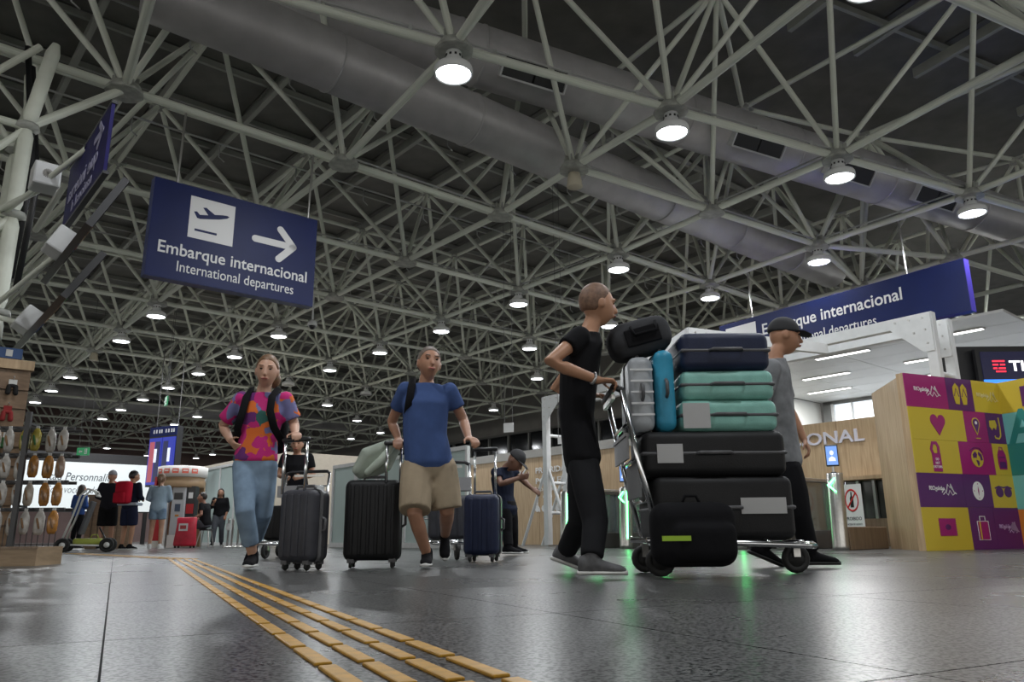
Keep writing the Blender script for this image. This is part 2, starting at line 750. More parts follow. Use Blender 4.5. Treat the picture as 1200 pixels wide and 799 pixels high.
for k in range(-2, 6):
    a, b = cols[k], cols[k + 1]
    n = max(len(a), len(b)) - 1
    for r_ in range(n):
        def g(L, x):
            m_ = len(L) - 1
            y = x * m_
            y0 = min(int(y), m_ - 1)
            return L[y0].lerp(L[y0 + 1], y - y0)
        cen = (g(a, (r_ + .5) / n) + g(b, (r_ + .5) / n)) / 2
        ox, oy = WOFF.get((k, r_), (0, 0))
        top = Vector((cen.x + ox, cen.y + oy, ZT))
        wt[(k, r_)] = top
        TNODES.append((top, RZ + 0.12))
        pool = [p for kk in (k - 1, k, k + 1, k + 2) if kk in cols for p in cols[kk]]
        cand = sorted(pool, key=lambda p: (Vector((p.x, p.y, 0)) - Vector((top.x, top.y, 0))).length)[:7]
        for p in [p for p in cand if clears(p, top)][:4]:
            DIA.append((p, top))
    for r_ in range(n - 1):
        TOP.append((wt[(k, r_)], wt[(k, r_ + 1)]))
    TOP.append((wt[(k, n - 1)], CN(k + 1.5, 0.5, ZT)))
    TOP.append((wt[(k, 0)], AN(k + 0.5, 0.5, ZT)))
    if k > -2:
        TOP.append((wt[(k - 1, 0)], wt[(k, 0)]))
# near block
for k in range(-3, 7):
    for m_ in range(0, 3):
        p = AN(k, m_)
        NODES.append((p, RZA))
        if k < 6:
            BOT.append((p, AN(k + 1, m_)))
        if m_ < 2:
            BOT.append((p, AN(k, m_ + 1)))
        for da in (-0.5, 0.5):
            for db in (-0.5, 0.5):
                if m_ + db < 0:
                    continue
                DIA.append((p, AN(k + da, m_ + db, ZT)))
        q = AN(k + 0.5, m_ + 0.5, ZT)
        TNODES.append((q, RZA))
        TOP.append((q, AN(k + 1.5, m_ + 0.5, ZT)))
        TOP.append((q, AN(k + 0.5, m_ + 1.5, ZT)))


def inview(p):
    c = Vector(p) - Vector((0, 0, CAM_H))
    d = c.dot(F0)
    if d < 0.5:
        return False
    return abs(c.dot(CR) / d) < 0.78 and abs(c.dot(CU) / d) < 0.55


def near_split(L, cap=298):
    s_ = sorted(L, key=lambda e: ((e[0] + e[1]) / 2).length + (0 if inview((e[0] + e[1]) / 2) or inview(e[0]) or inview(e[1]) else 500))
    return s_[:cap], s_[cap:]


for nm, L, r in (('chord_tube', BOT, 0.060), ('upper_chord_tube', TOP, 0.052), ('brace_tube', DIA, 0.047)):
    a, b = near_split(L)
    for p, q in a:
        rod(nm, FRAME, p, q, r, sf)
    if b:
        rods_stuff(nm, FRAME, b, r, sf)
pl = bm_lathe(bmesh.new(), [(0.06, 0.06), (0.20, 0.05), (0.25, -0.04), (0.25, -0.075), (0.20, -0.085), (0.05, -0.085)], 10)
for k in range(4):
    bm_box(pl, (math.cos(k * math.pi / 4) * 0, 0, 0.10), (0.34, 0.02, 0.16), k * math.pi / 4 + 0.4)
plm = bpy.data.meshes.new('node_plate')
pl.to_mesh(plm)
pl.free()
plm.materials.append(PLATE)
tp = bm_box(bmesh.new(), (0, 0, -0.02), (0.34, 0.34, 0.05))
bm_lathe(tp, [(0.04, -0.13), (0.13, -0.12), (0.13, -0.03), (0.05, -0.02)], 8)
tpm = bpy.data.meshes.new('cap_plate')
tp.to_mesh(tpm)
tp.free()
tpm.materials.append(PLATE)
for nm, me, L in (('node_plate', plm, NODES), ('cap_plate', tpm, TNODES)):
    L = sorted(L, key=lambda e: e[0].length + (0 if inview(e[0]) else 500))[:298]
    for p, rz in L:
        o = bpy.data.objects.new(nm, me)
        COL.objects.link(o)
        o.location = p
        o.rotation_euler = (0, 0, rz)
        o.parent = sf
# conduits clipped on top of the near chords
COND = mat('conduit', (0.50, 0.51, 0.50), 0.4, 0.3)
Zc = Vector((0, 0, 0.115))
for k in range(-1, 5):
    rod('conduit', COND, AN(k) + Zc, AN(k + 1) + Zc, 0.017, sf)
for k in range(1, 6):
    rod('conduit', COND, CN(k, 0) + Zc, CN(k + 1, 0) + Zc, 0.017, sf)
for k in (1, 2):
    rod('conduit', COND, cols[k][1] + Zc, cols[k + 1][1] + Zc, 0.017, sf)
for k in (2, 3):
    rod('conduit', COND, cols[k][0] + Zc, cols[k][1] + Zc, 0.017, sf)
rod('conduit', COND, CN(3, 0) + Zc, CN(3, 1) + Zc, 0.017, sf)
for k in range(1, 6):
    rod('conduit', COND, CN(k, 1) + Zc, CN(k + 1, 1) + Zc, 0.015, sf)
    rod('conduit', COND, CN(k, 2) + Zc, CN(k + 1, 2) + Zc, 0.015, sf)
clip = bm_box(bmesh.new(), (0, 0, 0.09), (0.05, 0.05, 0.10))
clm = bpy.data.meshes.new('conduit_clip')
clip.to_mesh(clm)
clip.free()
clm.materials.append(COND)
for k in range(-1, 5):
    for f in (0.17, 0.5, 0.83):
        o = bpy.data.objects.new('conduit_clip', clm)
        COL.objects.link(o)
        o.location = AN(k).lerp(AN(k + 1), f)
        o.parent = sf
# sprinkler pipe with drops in the truss depth
for j in (0.25, 1.25, 2.25, 3.25):
    rod('sprinkler_pipe', COND, CN(-1, j, ZT - 0.9), CN(7, j, ZT - 0.9), 0.022, sf)
    for i in range(-1, 14):
        p = CN(i * 0.5 + 0.3, j, ZT - 0.9)
        tube('sprinkler_drop', COND, [p, p + Vector((0, 0, -0.3)), p + D1 * 0.12 + Vector((0, 0, -0.38))], 0.014, sf, 5)

# far block end wall and right hand walls ------------------------------
GREYW = mat('grey_wall', (0.30, 0.29, 0.27), 0.7, noise=0.08, nscale=1.5)
DKGL = mat('dark_glass', (0.010, 0.011, 0.013), 0.12)
MULL = mat('mullion', (0.22, 0.22, 0.21), 0.5, 0.3)
wr = thing('wall_right', 'grey upper wall with a band of black windows behind the gates', 'wall', W(27.9, 0, 0), RZ, kind='structure')
boxes('wall_panel', GREYW, [((0.2, 38.4, 2.14), (0.3, 46.8, 4.28)), ((0.2, 38.4, 7.35), (0.3, 46.8, 3.3)), ((0.3, 38.4, 5), (0.1, 46.8, 2))], wr)
for k in range(26):
    t0 = 15.6 + k * 1.75
    o = box('pane', DKGL, (0.12, t0 + 0.85, 5.0), (0.04, 1.62, 1.36), wr)
    box('mullion', MULL, (0.05, t0, 5.0), (0.12, 0.11, 1.44), wr)
box('window_ledge', MULL, (0.0, 38.4, 4.24), (0.25, 46.8, 0.12), wr)
box('window_ledge', MULL, (0.0, 38.4, 5.74), (0.25, 46.8, 0.10), wr)
wb = box('wall_back', mat('far_wall', (0.20, 0.135, 0.125), 0.7, noise=0.2, nscale=0.6), (0, 0, 4.75), (60, 0.3, 9.5))
wb.location = W(8, 62)
wb.rotation_euler = (0, 0, RZ)
tag(wb, 'dull reddish end wall far behind the trusses', 'wall', kind='structure')
# ================================================================== LAMPS AND DUCTS
def make_lamp(lit=True):
    t = thing('high_bay_lamp', 'x', 'lamp')
    lathe('neck', LAMPW, [(0.03, -0.05), (0.10, -0.055), (0.105, -0.17), (0.115, -0.20), (0.12, -0.235), (0.05, -0.24)], t, 18)
    vb = bmesh.new()
    for k in range(10):
        a = 2 * math.pi * k / 10
        bm_box(vb, (0.104 * math.cos(a), 0.104 * math.sin(a), -0.12), (0.012, 0.028, 0.028), a)
    obj('vent_hole', vb, DARK, t)
    lathe('housing', LAMPW, [(0.10, -0.225), (0.19, -0.235), (0.232, -0.265), (0.243, -0.29), (0.243, -0.365), (0.225, -0.375), (0.215, -0.345), (0.05, -0.34)], t, 28)
    lathe('lens', LENS if lit else LENSOFF, [(0.215, -0.352), (0.20, -0.362), (0.10, -0.368), (0.005, -0.368)], t, 28)
    return t


def add_light(t, power):
    ld = LIGHTS.get(power)
    if ld is None:
        ld = bpy.data.lights.new('lamp_light', 'AREA')
        ld.shape = 'DISK'
        ld.size = 0.40
        ld.energy = power
        ld.color = (0.94, 0.97, 1.0)
        LIGHTS[power] = ld
    l = bpy.data.objects.new('lamp_light', ld)
    COL.objects.link(l)
    l.parent = t
    l.location = (0, 0, -0.40)


LIGHTS = {}
lamp_on, lamp_off = make_lamp(True), make_lamp(False)
used = {True: False, False: False}


def lamp(p, label, group, lit=True, power=None):
    src = lamp_on if lit else lamp_off
    if used[lit]:
        o = copy_tree(src)
        for ch in list(o.children):
            if ch.type == 'LIGHT':
                bpy.data.objects.remove(ch)
    else:
        o = src
        used[lit] = True
    o.location = p + Vector((0, 0, -0.03))
    tag(o, label, 'lamp', group)
    if lit:
        add_light(o, power or LAMP_W)
    return o


la = 'bright round white high-bay lamp on the truss row beside the big air duct'
for k in range(4):
    lamp(AN(k), la, 'lamps along the duct')
lamp(B3 + Vector((0, 0, ZB)), 'lit high-bay lamp above the long International departures sign', None)
lb = 'lit white high-bay lamp under a space frame node in the deep hall'
for ij in [(3, 0), (4, 0), (3, 1), (4, 1), (3, 2), (4, 2), (1, 3), (2, 3), (3, 3), (5, 3), (1, 4), (2, 4), (3, 4), (2, 5), (6, 5), (1, 6), (2, 6), (4, 6),
           (1, 7), (2, 7), (5, 7), (1, 8), (2, 8), (3, 8), (2, 9), (3, 9), (6, 9), (3, 13), (4, 12), (5, 13), (4, 14), (5, 14), (6, 12), (6, 8)]:
    lamp(CN(*ij), lb, 'lamps of the deep hall')
for ij in [(3, 5), (4, 5)]:
    lamp(CN(*ij), 'unlit white high-bay lamp with a dull grey lens', 'unlit lamps', lit=False)
lamp(cols[6][2], 'lit high-bay lamp above the black screen wall', None)
for k, m_ in ((-1, 1), (1, 1), (3, 1), (0, 2), (2, 2)):          # the rows overhead go on behind the photographer
    lamp(AN(k, m_), la, 'lamps along the duct')

# speakers and dome camera hung from nodes
CREAM = mat('cream_plastic', (0.55, 0.50, 0.38), 0.5)
for p, lab in ((B1 + Vector((0, 0, ZB)), 'cream cone loudspeaker hanging from a node near the round duct'),
               (CN(1, 5), 'small cream cone loudspeaker between the lamps of the far row')):
    t = thing('ceiling_speaker', lab, 'speaker', p)
    lathe('cone', CREAM, [(0.02, -0.10), (0.10, -0.12), (0.115, -0.22), (0.135, -0.36), (0.12, -0.37)], t, 20)
    lathe('bracket', PLATE, [(0.02, 0.0), (0.04, -0.02), (0.04, -0.10), (0.02, -0.11)], t, 10)
p = CN(1.83, 2.0) + Vector((0, 0, -0.03))
t = thing('dome_camera', 'small white dome camera on a rod under the truss', 'camera', p)
tube('drop_rod', WHITE, [(0, 0, 0), (0, 0, -0.75)], 0.022, t)
lathe('housing', WHITE, [(0.03, -0.70), (0.11, -0.76), (0.12, -0.84), (0.10, -0.86)], t, 16)
lathe('dome', DARK, [(0.085, -0.855), (0.075, -0.91), (0.04, -0.945), (0.005, -0.95)], t, 16)


def duct(name, label, a, b, r, vents, seams, vent_az):
    a, b = Vector(a), Vector(b)
    L = (b - a).length
    ang = math.atan2(b.y - a.y, b.x - a.x)
    t = thing(name, label, 'duct', a, ang)
    t.rotation_euler = (0, -math.asin((b.z - a.z) / L), ang)
    n = 40
    bm = bm_tube(bmesh.new(), [(0, 0, 0), (L, 0, 0)], r, n)
    obj('duct_shell', bm, DUCT, t, True)
    for x in seams:
        bm = bmesh.new()
        bm_tube(bm, [(x - 0.02, 0, 0), (x - 0.015, 0, 0), (x + 0.015, 0, 0), (x + 0.02, 0, 0)], [r, r + 0.014, r + 0.014, r], n)
        obj('seam_ring', bm, DUCT, t, True)
    for x, w_ in vents:
        rot = Matrix.Rotation(vent_az, 4, 'X')
        fr = bmesh.new()
        hw, hh = w_ / 2, 0.17
        for c, s_ in (((x, -r - 0.05, hh), (w_, 0.16, 0.03)), ((x, -r - 0.05, -hh), (w_, 0.16, 0.03)), ((x - hw, -r - 0.05, 0), (0.03, 0.16, 0.36)), ((x + hw, -r - 0.05, 0), (0.03, 0.16, 0.36))):
            bm_box(fr, c, s_)
        bmesh.ops.transform(fr, matrix=rot, verts=fr.verts)
        v = obj('vent_frame', fr, WHITE, t)
        for sgn in (-1, 1):
            gb = bm_box(bmesh.new(), (x + sgn * w_ * 0.245, -r - 0.06, 0), (w_ * 0.46, 0.10, 0.31))
            bmesh.ops.transform(gb, matrix=rot, verts=gb.verts)
            obj('vent_grille', gb, GRILLE, v)
    return t


da, db = DUCT1[0], DUCT1[1]


def on_duct(d_old):
    q0_, q1_ = Vector((-5.9, 7.0, 7.1)), Vector((16.2, 18.9, 7.1))
    o_ = Vector((0, 0, CAM_H))
    ray_ = q0_ + (q1_ - q0_).normalized() * d_old - o_
    u_ = (db - da).normalized()
    # closest point of the duct axis to the sight line
    w0, a_, b_, c_ = da - o_, u_.dot(u_), u_.dot(ray_), ray_.dot(ray_)
    return (b_ * ray_.dot(w0) - c_ * u_.dot(w0)) / (a_ * c_ - b_ * b_)


VX = [on_duct(x) for x in (6.95, 11.42, 13.75, 16.3)]
duct('air_duct', 'large grey round air duct with side grilles behind the near lamp row', da, db, 0.5,
     [(VX[0], 1.15), (VX[1], 1.15), (VX[2], 1.15), (VX[3], 1.15)], [VX[0] - 1.25, VX[0] - 0.85, VX[1] - 1.95, VX[1] - 1.45, VX[2] - 1.15, VX[3] - 1.1, VX[3] + 1.7], R(38))
sa, sb = DUCT2[0], DUCT2[1]
duct('air_duct', 'long grey round air duct ending behind the hanging sign', sa, sb, 0.44, [], [2.5, 5, 7.5, 10, 12.5, 15], 0)
duct('air_duct', 'pale grey far duct with dark grilles near the end of the hall', W(0, 42.39, 7.1), W(24, 42.39, 7.1), 0.55,
     [(5.6, 2.2), (11.2, 2.2), (16.5, 2.2)], [3, 9, 15, 21], R(5))
# ================================================================== SIGNS
def plane_icon(x, z, s):
    """departing aeroplane seen from the side, nose to the upper right"""
    pts = [(-.50, .02), (-.42, .04), (-.33, -.04), (-.10, .01), (-.26, .20), (-.17, .22), (.08, .07), (.30, .12), (.44, .135), (.50, .11), (.44, .05), (.20, -.04), (-.05, -.10), (-.32, -.16), (-.40, -.15)]
    return [(x + a * s, z + b * s) for a, b in pts]


# sign by the woman: a box under truss row C, width along s
sx0, sx1, sz0, sz1 = 2.55, 4.985, 3.655, 5.085
sg = thing('hanging_sign', 'dark blue International departures sign with aeroplane symbol and white arrow', 'sign', W(sx0, 10.546), RZ)
wS, hS = sx1 - sx0, sz1 - sz0
box('sign_box', SIGNE, (wS / 2, 0.075, sz0 + hS / 2), (wS, 0.15, hS), sg)
box('sign_face', SIGNB, (wS / 2, -0.004, sz0 + hS / 2), (wS - 0.012, 0.012, hS - 0.012), sg)


def SF(px, pz):
    """fractions of the face to local x, z"""
    return px * wS, sz1 - pz * hS


fy = -0.011
x0, z0 = SF(0.205, 0.10)
x1, z1 = SF(0.465, 0.535)
box('pictogram_field', SIGNW, ((x0 + x1) / 2, fy, (z0 + z1) / 2), (x1 - x0, 0.006, z0 - z1), sg)
cx, cz = (x0 + x1) / 2, (z0 + z1) / 2
flat('aeroplane_pictogram', SIGNB, [plane_icon(cx - 0.01, cz + 0.07, 0.50)], sg, 0.006, Matrix.Translation((0, fy - 0.001, 0)))
flat('runway_bar', SIGNB, [[(cx - .23, cz - .20), (cx + .08, cz - .20), (cx + .08, cz - .168), (cx - .23, cz - .168)]], sg, 0.006, Matrix.Translation((0, fy - 0.001, 0)))
ax0, az0 = SF(0.60, 0.385)
ax1, _ = SF(0.845, 0.385)
w_ = 0.105


def bar_round(p, q, w):
    dx, dz = q[0] - p[0], q[1] - p[1]
    a = math.degrees(math.atan2(dz, dx))
    return circ(p[0], p[1], w / 2, n=10, a0=a + 90, a1=a + 270) + circ(q[0], q[1], w / 2, n=10, a0=a - 90, a1=a + 90)


flat('arrow', SIGNW, [bar_round((ax0, az0), (ax1 - 0.03, az0), w_)], sg, 0.006, Matrix.Translation((0, fy + 0.002, 0)))
flat('arrow', SIGNW, [bar_round((ax1 - 0.22, az0 + 0.235), (ax1, az0), w_), bar_round((ax1 - 0.22, az0 - 0.235), (ax1, az0), w_)], sg, 0.0065, Matrix.Translation((0, fy + 0.002, 0)))
tx, tz = SF(0.055, 0.745)
text('lettering', 'Embarque internacional', SIGNW, (tx, fy, tz), 0.245, sg, bold=0.012, width=2.17)
tx, tz = SF(0.165, 0.905)
text('lettering', 'International departures', SIGNW, (tx, fy, tz), 0.215, sg, bold=0.002, width=1.70)
for px in (0.13, 0.945):
    rod('hanger_rod', STEEL, (px * wS, 0.07, sz1 - 0.02), (px * wS, 0.0, ZB + 0.02), 0.016, sg)

# the long sign under the wedge line
p0, p1 = Vector((8.28, 13.23, 0)), Vector((5.02, 17.87, 0))
ang = math.atan2(p0.y - p1.y, p0.x - p1.x)
sl = thing('hanging_sign', 'long dark blue International departures sign on two rods above the gates', 'sign', p1, ang)
wL = (p1 - p0).length
zb, zt = 4.075, 5.075
box('sign_box', mat('sign_edge_purple_lit', (0.05, 0.035, 0.30), 0.4), (wL / 2, 0.09, (zb + zt) / 2), (wL, 0.18, zt - zb), sl)  # purple light falling on the sign's end is put into the box colour
box('sign_face', SIGNB, (wL / 2, -0.004, (zb + zt) / 2), (wL - 0.012, 0.012, zt - zb - 0.012), sl)
box('pictogram_field', SIGNW, (0.62, fy, 4.56), (0.86, 0.006, 0.80), sl)
flat('aeroplane_pictogram', SIGNB, [plane_icon(0.62, 4.62, 0.66)], sl, 0.006, Matrix.Translation((0, fy - 0.001, 0)))
flat('runway_bar', SIGNB, [[(0.32, 4.27), (0.75, 4.27), (0.75, 4.31), (0.32, 4.31)]], sl, 0.006, Matrix.Translation((0, fy - 0.001, 0)))
text('lettering', 'Embarque internacional', SIGNW, (1.22, fy, 4.60), 0.36, sl, bold=0.012, width=3.25)
text('lettering', 'International departures', SIGNW, (1.55, fy, 4.22), 0.30, sl, bold=0.002, width=2.35)
dW = (p0 - p1).normalized()
for f in (0.165, 0.81):
    q = p1.lerp(p0, f)
    rod('hanger_rod', STEEL, (wL * f, 0.06, zt - 0.02), (wL * f, 0.0, ZB + 0.02), 0.016, sl)

# ================================================================== GATES
GRN = mat('green_light', (0.02, 0.5, 0.1), 0.4, emit=(0.10, 1.0, 0.25), estr=9.0)
GLASS = mat('clear_glass', (0.80, 0.88, 0.86), 0.05, alpha=0.25)
SCREEN = mat('tablet_screen', (0.02, 0.04, 0.10), 0.2, emit=(0.16, 0.32, 0.75), estr=1.1)
SKIN_UI = mat('tablet_picture', (0.3, 0.3, 0.3), 0.4, emit=(0.75, 0.82, 0.95), estr=1.0)


def gate_tablet(lab, loc, rz):
    t = thing('face_scanner', lab, 'tablet', loc, rz, 'face scanners on the gate posts')
    rod('stem', STEEL, (0, 0.02, -0.03), (0, 0.02, 0.10), 0.018, t)
    box('base_clamp', DARK, (0, 0.02, 0.0), (0.07, 0.07, 0.03), t)
    f = obj('tablet', rbox(bmesh.new(), (0, 0, 0.235), (0.165, 0.03, 0.29), 0.012), DARK, t)
    box('display', SCREEN, (0, -0.0165, 0.235), (0.14, 0.004, 0.25), f)
    flat('picture', SKIN_UI, [circ(0, 0.27, 0.025, 0.032), [(-.045, .16), (.045, .16), (.04, .20), (0, .225), (-.04, .20)]], f, 0.002, Matrix.Translation((0, -0.0185, 0)))
    return t


def gate(lab, s, t_, arrow, strip, full=True):
    g = thing('entry_gate', lab, 'gate', W(s, t_), RZ, 'entry gates in one line')
    bm = bmesh.new()
    n = 18
    prof = []
    # rounded post leaning back a little, capsule plan
    for z, sh, k in ((0, 0, 1.0), (0.05, 0.0, 1.0), (0.98, 0.045, 1.0), (1.0, 0.05, 0.96)):
        prof.append((z, sh, k))
    rings = []
    for z, sh, k in prof:
        rings.append([bm.verts.new((0.10 + sh + 0.105 * k * math.cos(2 * math.pi * q / n), 0.105 * k * math.sin(2 * math.pi * q / n), z)) for q in range(n)])
    for a, b in zip(rings, rings[1:]):
        for q in range(n):
            bm.faces.new((a[q], a[(q + 1) % n], b[(q + 1) % n], b[q]))
    bm.faces.new(rings[0][::-1])
    bm.faces.new(rings[-1])
    obj('post', bm, STEEL, g, True)
    if not full:
        box('cabinet', OAKD, (0.75, 0.0, 0.15), (1.1, 0.18, 0.30), g, bev=0.01)
    else:
     box('cabinet', mat('gate_body', (0.11, 0.105, 0.10), 0.35, 0.5), (0.85, 0, 0.13), (1.45, 0.16, 0.26), g, bev=0.01)
    if full:
        box('handrail', STEEL, (0.85, 0, 0.985), (1.45, 0.15, 0.05), g, bev=0.01)
    if full:
        box('side_glass', mat('smoked_glass', (0.08, 0.10, 0.10), 0.08, alpha=0.55), (0.85, 0, 0.61), (1.35, 0.03, 0.70), g)
    if full:
        box('end_post', STEEL, (1.5, 0, 0.5), (0.13, 0.15, 1.0), g, bev=0.02)
    if strip:
        box('light_strip', GRN, (0.045, -0.105, 0.56), (0.02, 0.016, 0.80), g, rot=Matrix.Rotation(R(2.5), 4, 'Y'))
    if arrow:
        rot = Matrix.Rotation(R(-90), 4, 'Z')
        m_ = Matrix.Translation((0.02, 0.0, 0.84)) @ rot
        flat('arrow_light', GRN, [[(0.05, .09), (0.075, .09), (-0.02, 0), (0.075, -.09), (0.05, -.09), (-.05, 0)]], g, 0.012, m_)
    if full:
        box('flap', GLASS, (0.62, 0.22, 0.62), (0.015, 0.26, 0.66), g)
    return g


gs, gt = 9.9, [10.27, 9.55, 8.83, 8.10, 7.38, 6.65, 5.93, 5.12]
gl = ['steel entry gate at the end of the row near the bending guard', 'steel entry gate second from the guard with a face scanner',
      'steel entry gate third from the guard with green arrow', 'steel entry gate hidden behind the loaded luggage cart',
      'steel entry gate hidden behind the loaded luggage cart', 'steel entry gate hidden behind the loaded luggage cart',
      'steel entry gate hidden behind the loaded luggage cart', 'slanted steel gate post with green arrow beside the wooden counter']
for k, t_ in enumerate(gt):
    gate(gl[k], gs, t_, k in (1, 2, 7), k != 7, k != 7)
for k, lab in ((1, 'face scanner tablet on the gate behind the pushing man'), (2, 'face scanner tablet on the gate third from the guard'),
               (7, 'face scanner tablet on the slanted post beside the wooden counter'), (4, 'face scanner tablet on a gate behind the luggage cart')):
    gate_tablet(lab, W(gs + 0.13, gt[k], 1.0), RZ - R(62))

# ================================================================== WHITE GANTRIES
def gantry(name, lab, legs, beams, z, w=0.10, struts=()):
    g = thing(name, lab, 'frame', legs[0])
    o = legs[0]
    for p in legs:
        q = p - o
        box('post', WHITE, (q.x, q.y, z / 2), (w, w, z), g, RZ)
        box('foot_plate', STEEL, (q.x, q.y, 0.012), (w * 2, w * 2, 0.024), g, RZ)
    for a, b in beams:
        d = b - a
        ang_ = math.atan2(d.y, d.x)
        rot = Matrix.Rotation(ang_, 4, 'Z')
        c = (a + b) / 2 - o
        box('beam', WHITE, (c.x, c.y, z + 0.07), (d.length + w, w, 0.16), g, ang_)
        for e, sgn in ((a, 1), (b, -1)):
            if all((e - q_).length > 0.01 for q_ in legs):
                continue
            gus = bmesh.new()
            bm_poly(gus, [(0, 0.14), (0.55 * sgn, 0.14), (0.55 * sgn, 0.0), (0.10 * sgn, -0.42), (-0.05 * sgn, -0.42), (-0.05 * sgn, 0.14)], 0.014,
                    Matrix.Translation(Vector((e.x - o.x, e.y - o.y, z))) @ rot @ Matrix.Translation((0, -w / 2 - 0.002, 0)))
            gg = obj('gusset_plate', gus, WHITE, g)
            bb_ = bmesh.new()
            for bx, bz in ((0.06, 0.08), (0.25, 0.08), (0.45, 0.08), (0.04, -0.1), (0.2, -0.12), (0.03, -0.3)):
                mm = Matrix.Translation(Vector((e.x - o.x, e.y - o.y, z))) @ rot
                c_ = mm @ Vector((bx * sgn, -w / 2 - 0.018, bz))
                bm_lathe(bb_, [(0.016, -0.008), (0.016, 0.008)], 6, c_, (rot @ Matrix.Rotation(R(90), 4, 'X')).to_3x3())
            obj('bolt', bb_, STEEL, gg)
    for a, b in struts:
        rod('strut', WHITE, a - o, b - o, 0.035, g)
    return g


gA0, gA1 = W(11.4, 4.15), W(12.0, 4.15)
gB0, gB1 = W(11.75, 12.6), W(12.35, 12.6)
struts = []
for p in (gB0, gB1):
    struts.append((p + Vector((0, 0, 1.75)), p + D2 * 0.85 - D1 * 0.0))
    struts.append((p + Vector((0, 0, 1.75)), p - D2 * 0.75))
for z_ in (0.7, 1.35, 2.4):
    struts.append((gB0 + Vector((0, 0, z_)), gB1 + Vector((0, 0, z_))))
    struts.append((gA0 + Vector((0, 0, z_)), gA1 + Vector((0, 0, z_))))
gantry('white_gantry', 'tall white steel gantry with bolted gussets spanning the gates', [gB0, gB1, gA0, gA1], [(gB0, gA0), (gB1, gA1)], 3.12, 0.13, struts)
k0, k1, k2 = Vector((2.57, 10.73, 0)), Vector((4.92, 11.76, 0)), Vector((2.2, 13.1, 0))
gantry('white_gantry', 'lower white steel frame corner rising behind the stacked suitcases', [k0, k2], [(k0, k1), (k0, k2)], 2.97, 0.09)

# ================================================================== WOOD WALLS BEHIND THE GATES
wt_ = thing('wall_gate', 'oak veneered wall with white lettering behind the entry gates', 'wall', W(13.0, 0), RZ, kind='structure')
for k in range(10):
    t0 = 3.4 + k * 1.55
    if k == 1:
        continue
    box('wood_panel', OAK, (0.05, t0 + 0.77, 1.06), (0.10, 1.535, 2.12), wt_)
box('wood_panel', OAK, (0.05, 5.73, 1.62), (0.10, 1.535, 1.0), wt_)
box('counter_ledge', OAK, (-0.12, 5.73, 1.10), (0.45, 1.54, 0.06), wt_)
box('counter_front', OAKD, (-0.06, 5.73, 0.22), (0.34, 1.54, 0.44), wt_)
ALU = mat('aluminium', (0.42, 0.43, 0.42), 0.35, 0.7)
for k in range(5):
    box('counter_mullion', ALU, (0.0, 5.15 + 0.27 * k, 0.76), (0.06, 0.045, 0.66), wt_)
box('counter_glass', mat('counter_dark', (0.04, 0.045, 0.04), 0.15), (0.08, 5.73, 0.76), (0.03, 1.5, 0.66), wt_)
LET = mat('letter_lilac', (0.62, 0.60, 0.68), 0.4)
rt = (R(0), 0, -math.pi / 2)
text('lettering', 'INTERNACIONAL', LET, (-0.012, 9.02, 1.74), 0.30, wt_, bold=0.016, width=3.0, extrude=0.015, rot=(0, 0, -math.pi / 2))
text('lettering', 'PRIORIDADE', SIGNW, (-0.012, 14.35, 1.72), 0.20, wt_, bold=0.012, width=1.35, rot=(0, 0, -math.pi / 2))
text('lettering', 'POR LEI', SIGNW, (-0.012, 14.35, 1.46), 0.20, wt_, bold=0.012, width=0.95, rot=(0, 0, -math.pi / 2))
text('lettering', 'PRIORITY BY LAW', SIGNW, (-0.012, 14.35, 1.28), 0.10, wt_, bold=0.004, width=1.0, rot=(0, 0, -math.pi / 2))
mI = Matrix.Translation((-0.002, 14.85, 1.72)) @ Matrix.Rotation(-math.pi / 2, 4, 'Z')
flat('arrow_mark', SIGNW, [stroke([(0.15, 0.17), (-0.08, -0.06)], 0.035), stroke([(-0.09, 0.10), (-0.09, -0.075), (0.09, -0.075)], 0.035)], wt_, 0.006, mI)
ic = []
for k in range(5):
    x = k * 0.24
    ic += [circ(x, 0.22, 0.045, n=10), stroke([(x, 0.16), (x - 0.01, 0.02), (x + 0.06, -0.06), (x + 0.07, -0.14)], 0.035), circ(x - 0.02, -0.06, 0.08, n=12, a0=100, a1=330)]
flat('priority_pictogram', SIGNW, ic, wt_, 0.006, Matrix.Translation((-0.002, 14.3, 0.92)) @ Matrix.Rotation(-math.pi / 2, 4, 'Z'))
box('wall_cap', GREYW, (0.05, 14.2, 2.22), (0.16, 9.4, 0.2), wt_)

# poster with a prohibition mark by the slanted post
RED = mat('sign_red', (0.55, 0.03, 0.03), 0.5)
po = thing('prohibition_poster', 'white notice with a red circle and slash over a bottle', 'poster', W(11.35, 5.56, 0), RZ)
po.scale = (0.62, 0.50, 0.80)
box('stand_leg', STEEL, (0.03, 0, 0.16), (0.02, 0.05, 0.32), po)
box('stand_foot', STEEL, (0.03, 0, 0.01), (0.25, 0.4, 0.02), po)
mp_ = Matrix.Rotation(-math.pi / 2, 4, 'Z')
box('sheet', SIGNW, (0, 0, 0.72), (0.02, 0.62, 0.86), po)
rb = bmesh.new()
bm_ring(rb, (-0.014, 0, 0.86), (1, 0, 0), 0.19, 0.018, 28)
bm_tube(rb, [(-0.014, 0.13, 0.73), (-0.014, -0.13, 0.99)], 0.018, 6)
obj('red_ring', rb, RED, po)
flat('bottle_pictogram', DARK, [[(-.05, -.13), (.05, -.13), (.05, .04), (.02, .08), (.02, .15), (-.02, .15), (-.02, .08), (-.05, .04)]], po, 0.004, Matrix.Translation((-0.011, 0, 0.86)) @ mp_)
text('lettering', 'PROIBIDO', DARK, (-0.012, 0.24, 0.50), 0.085, po, bold=0.01, width=0.48, rot=(0, 0, -math.pi / 2))
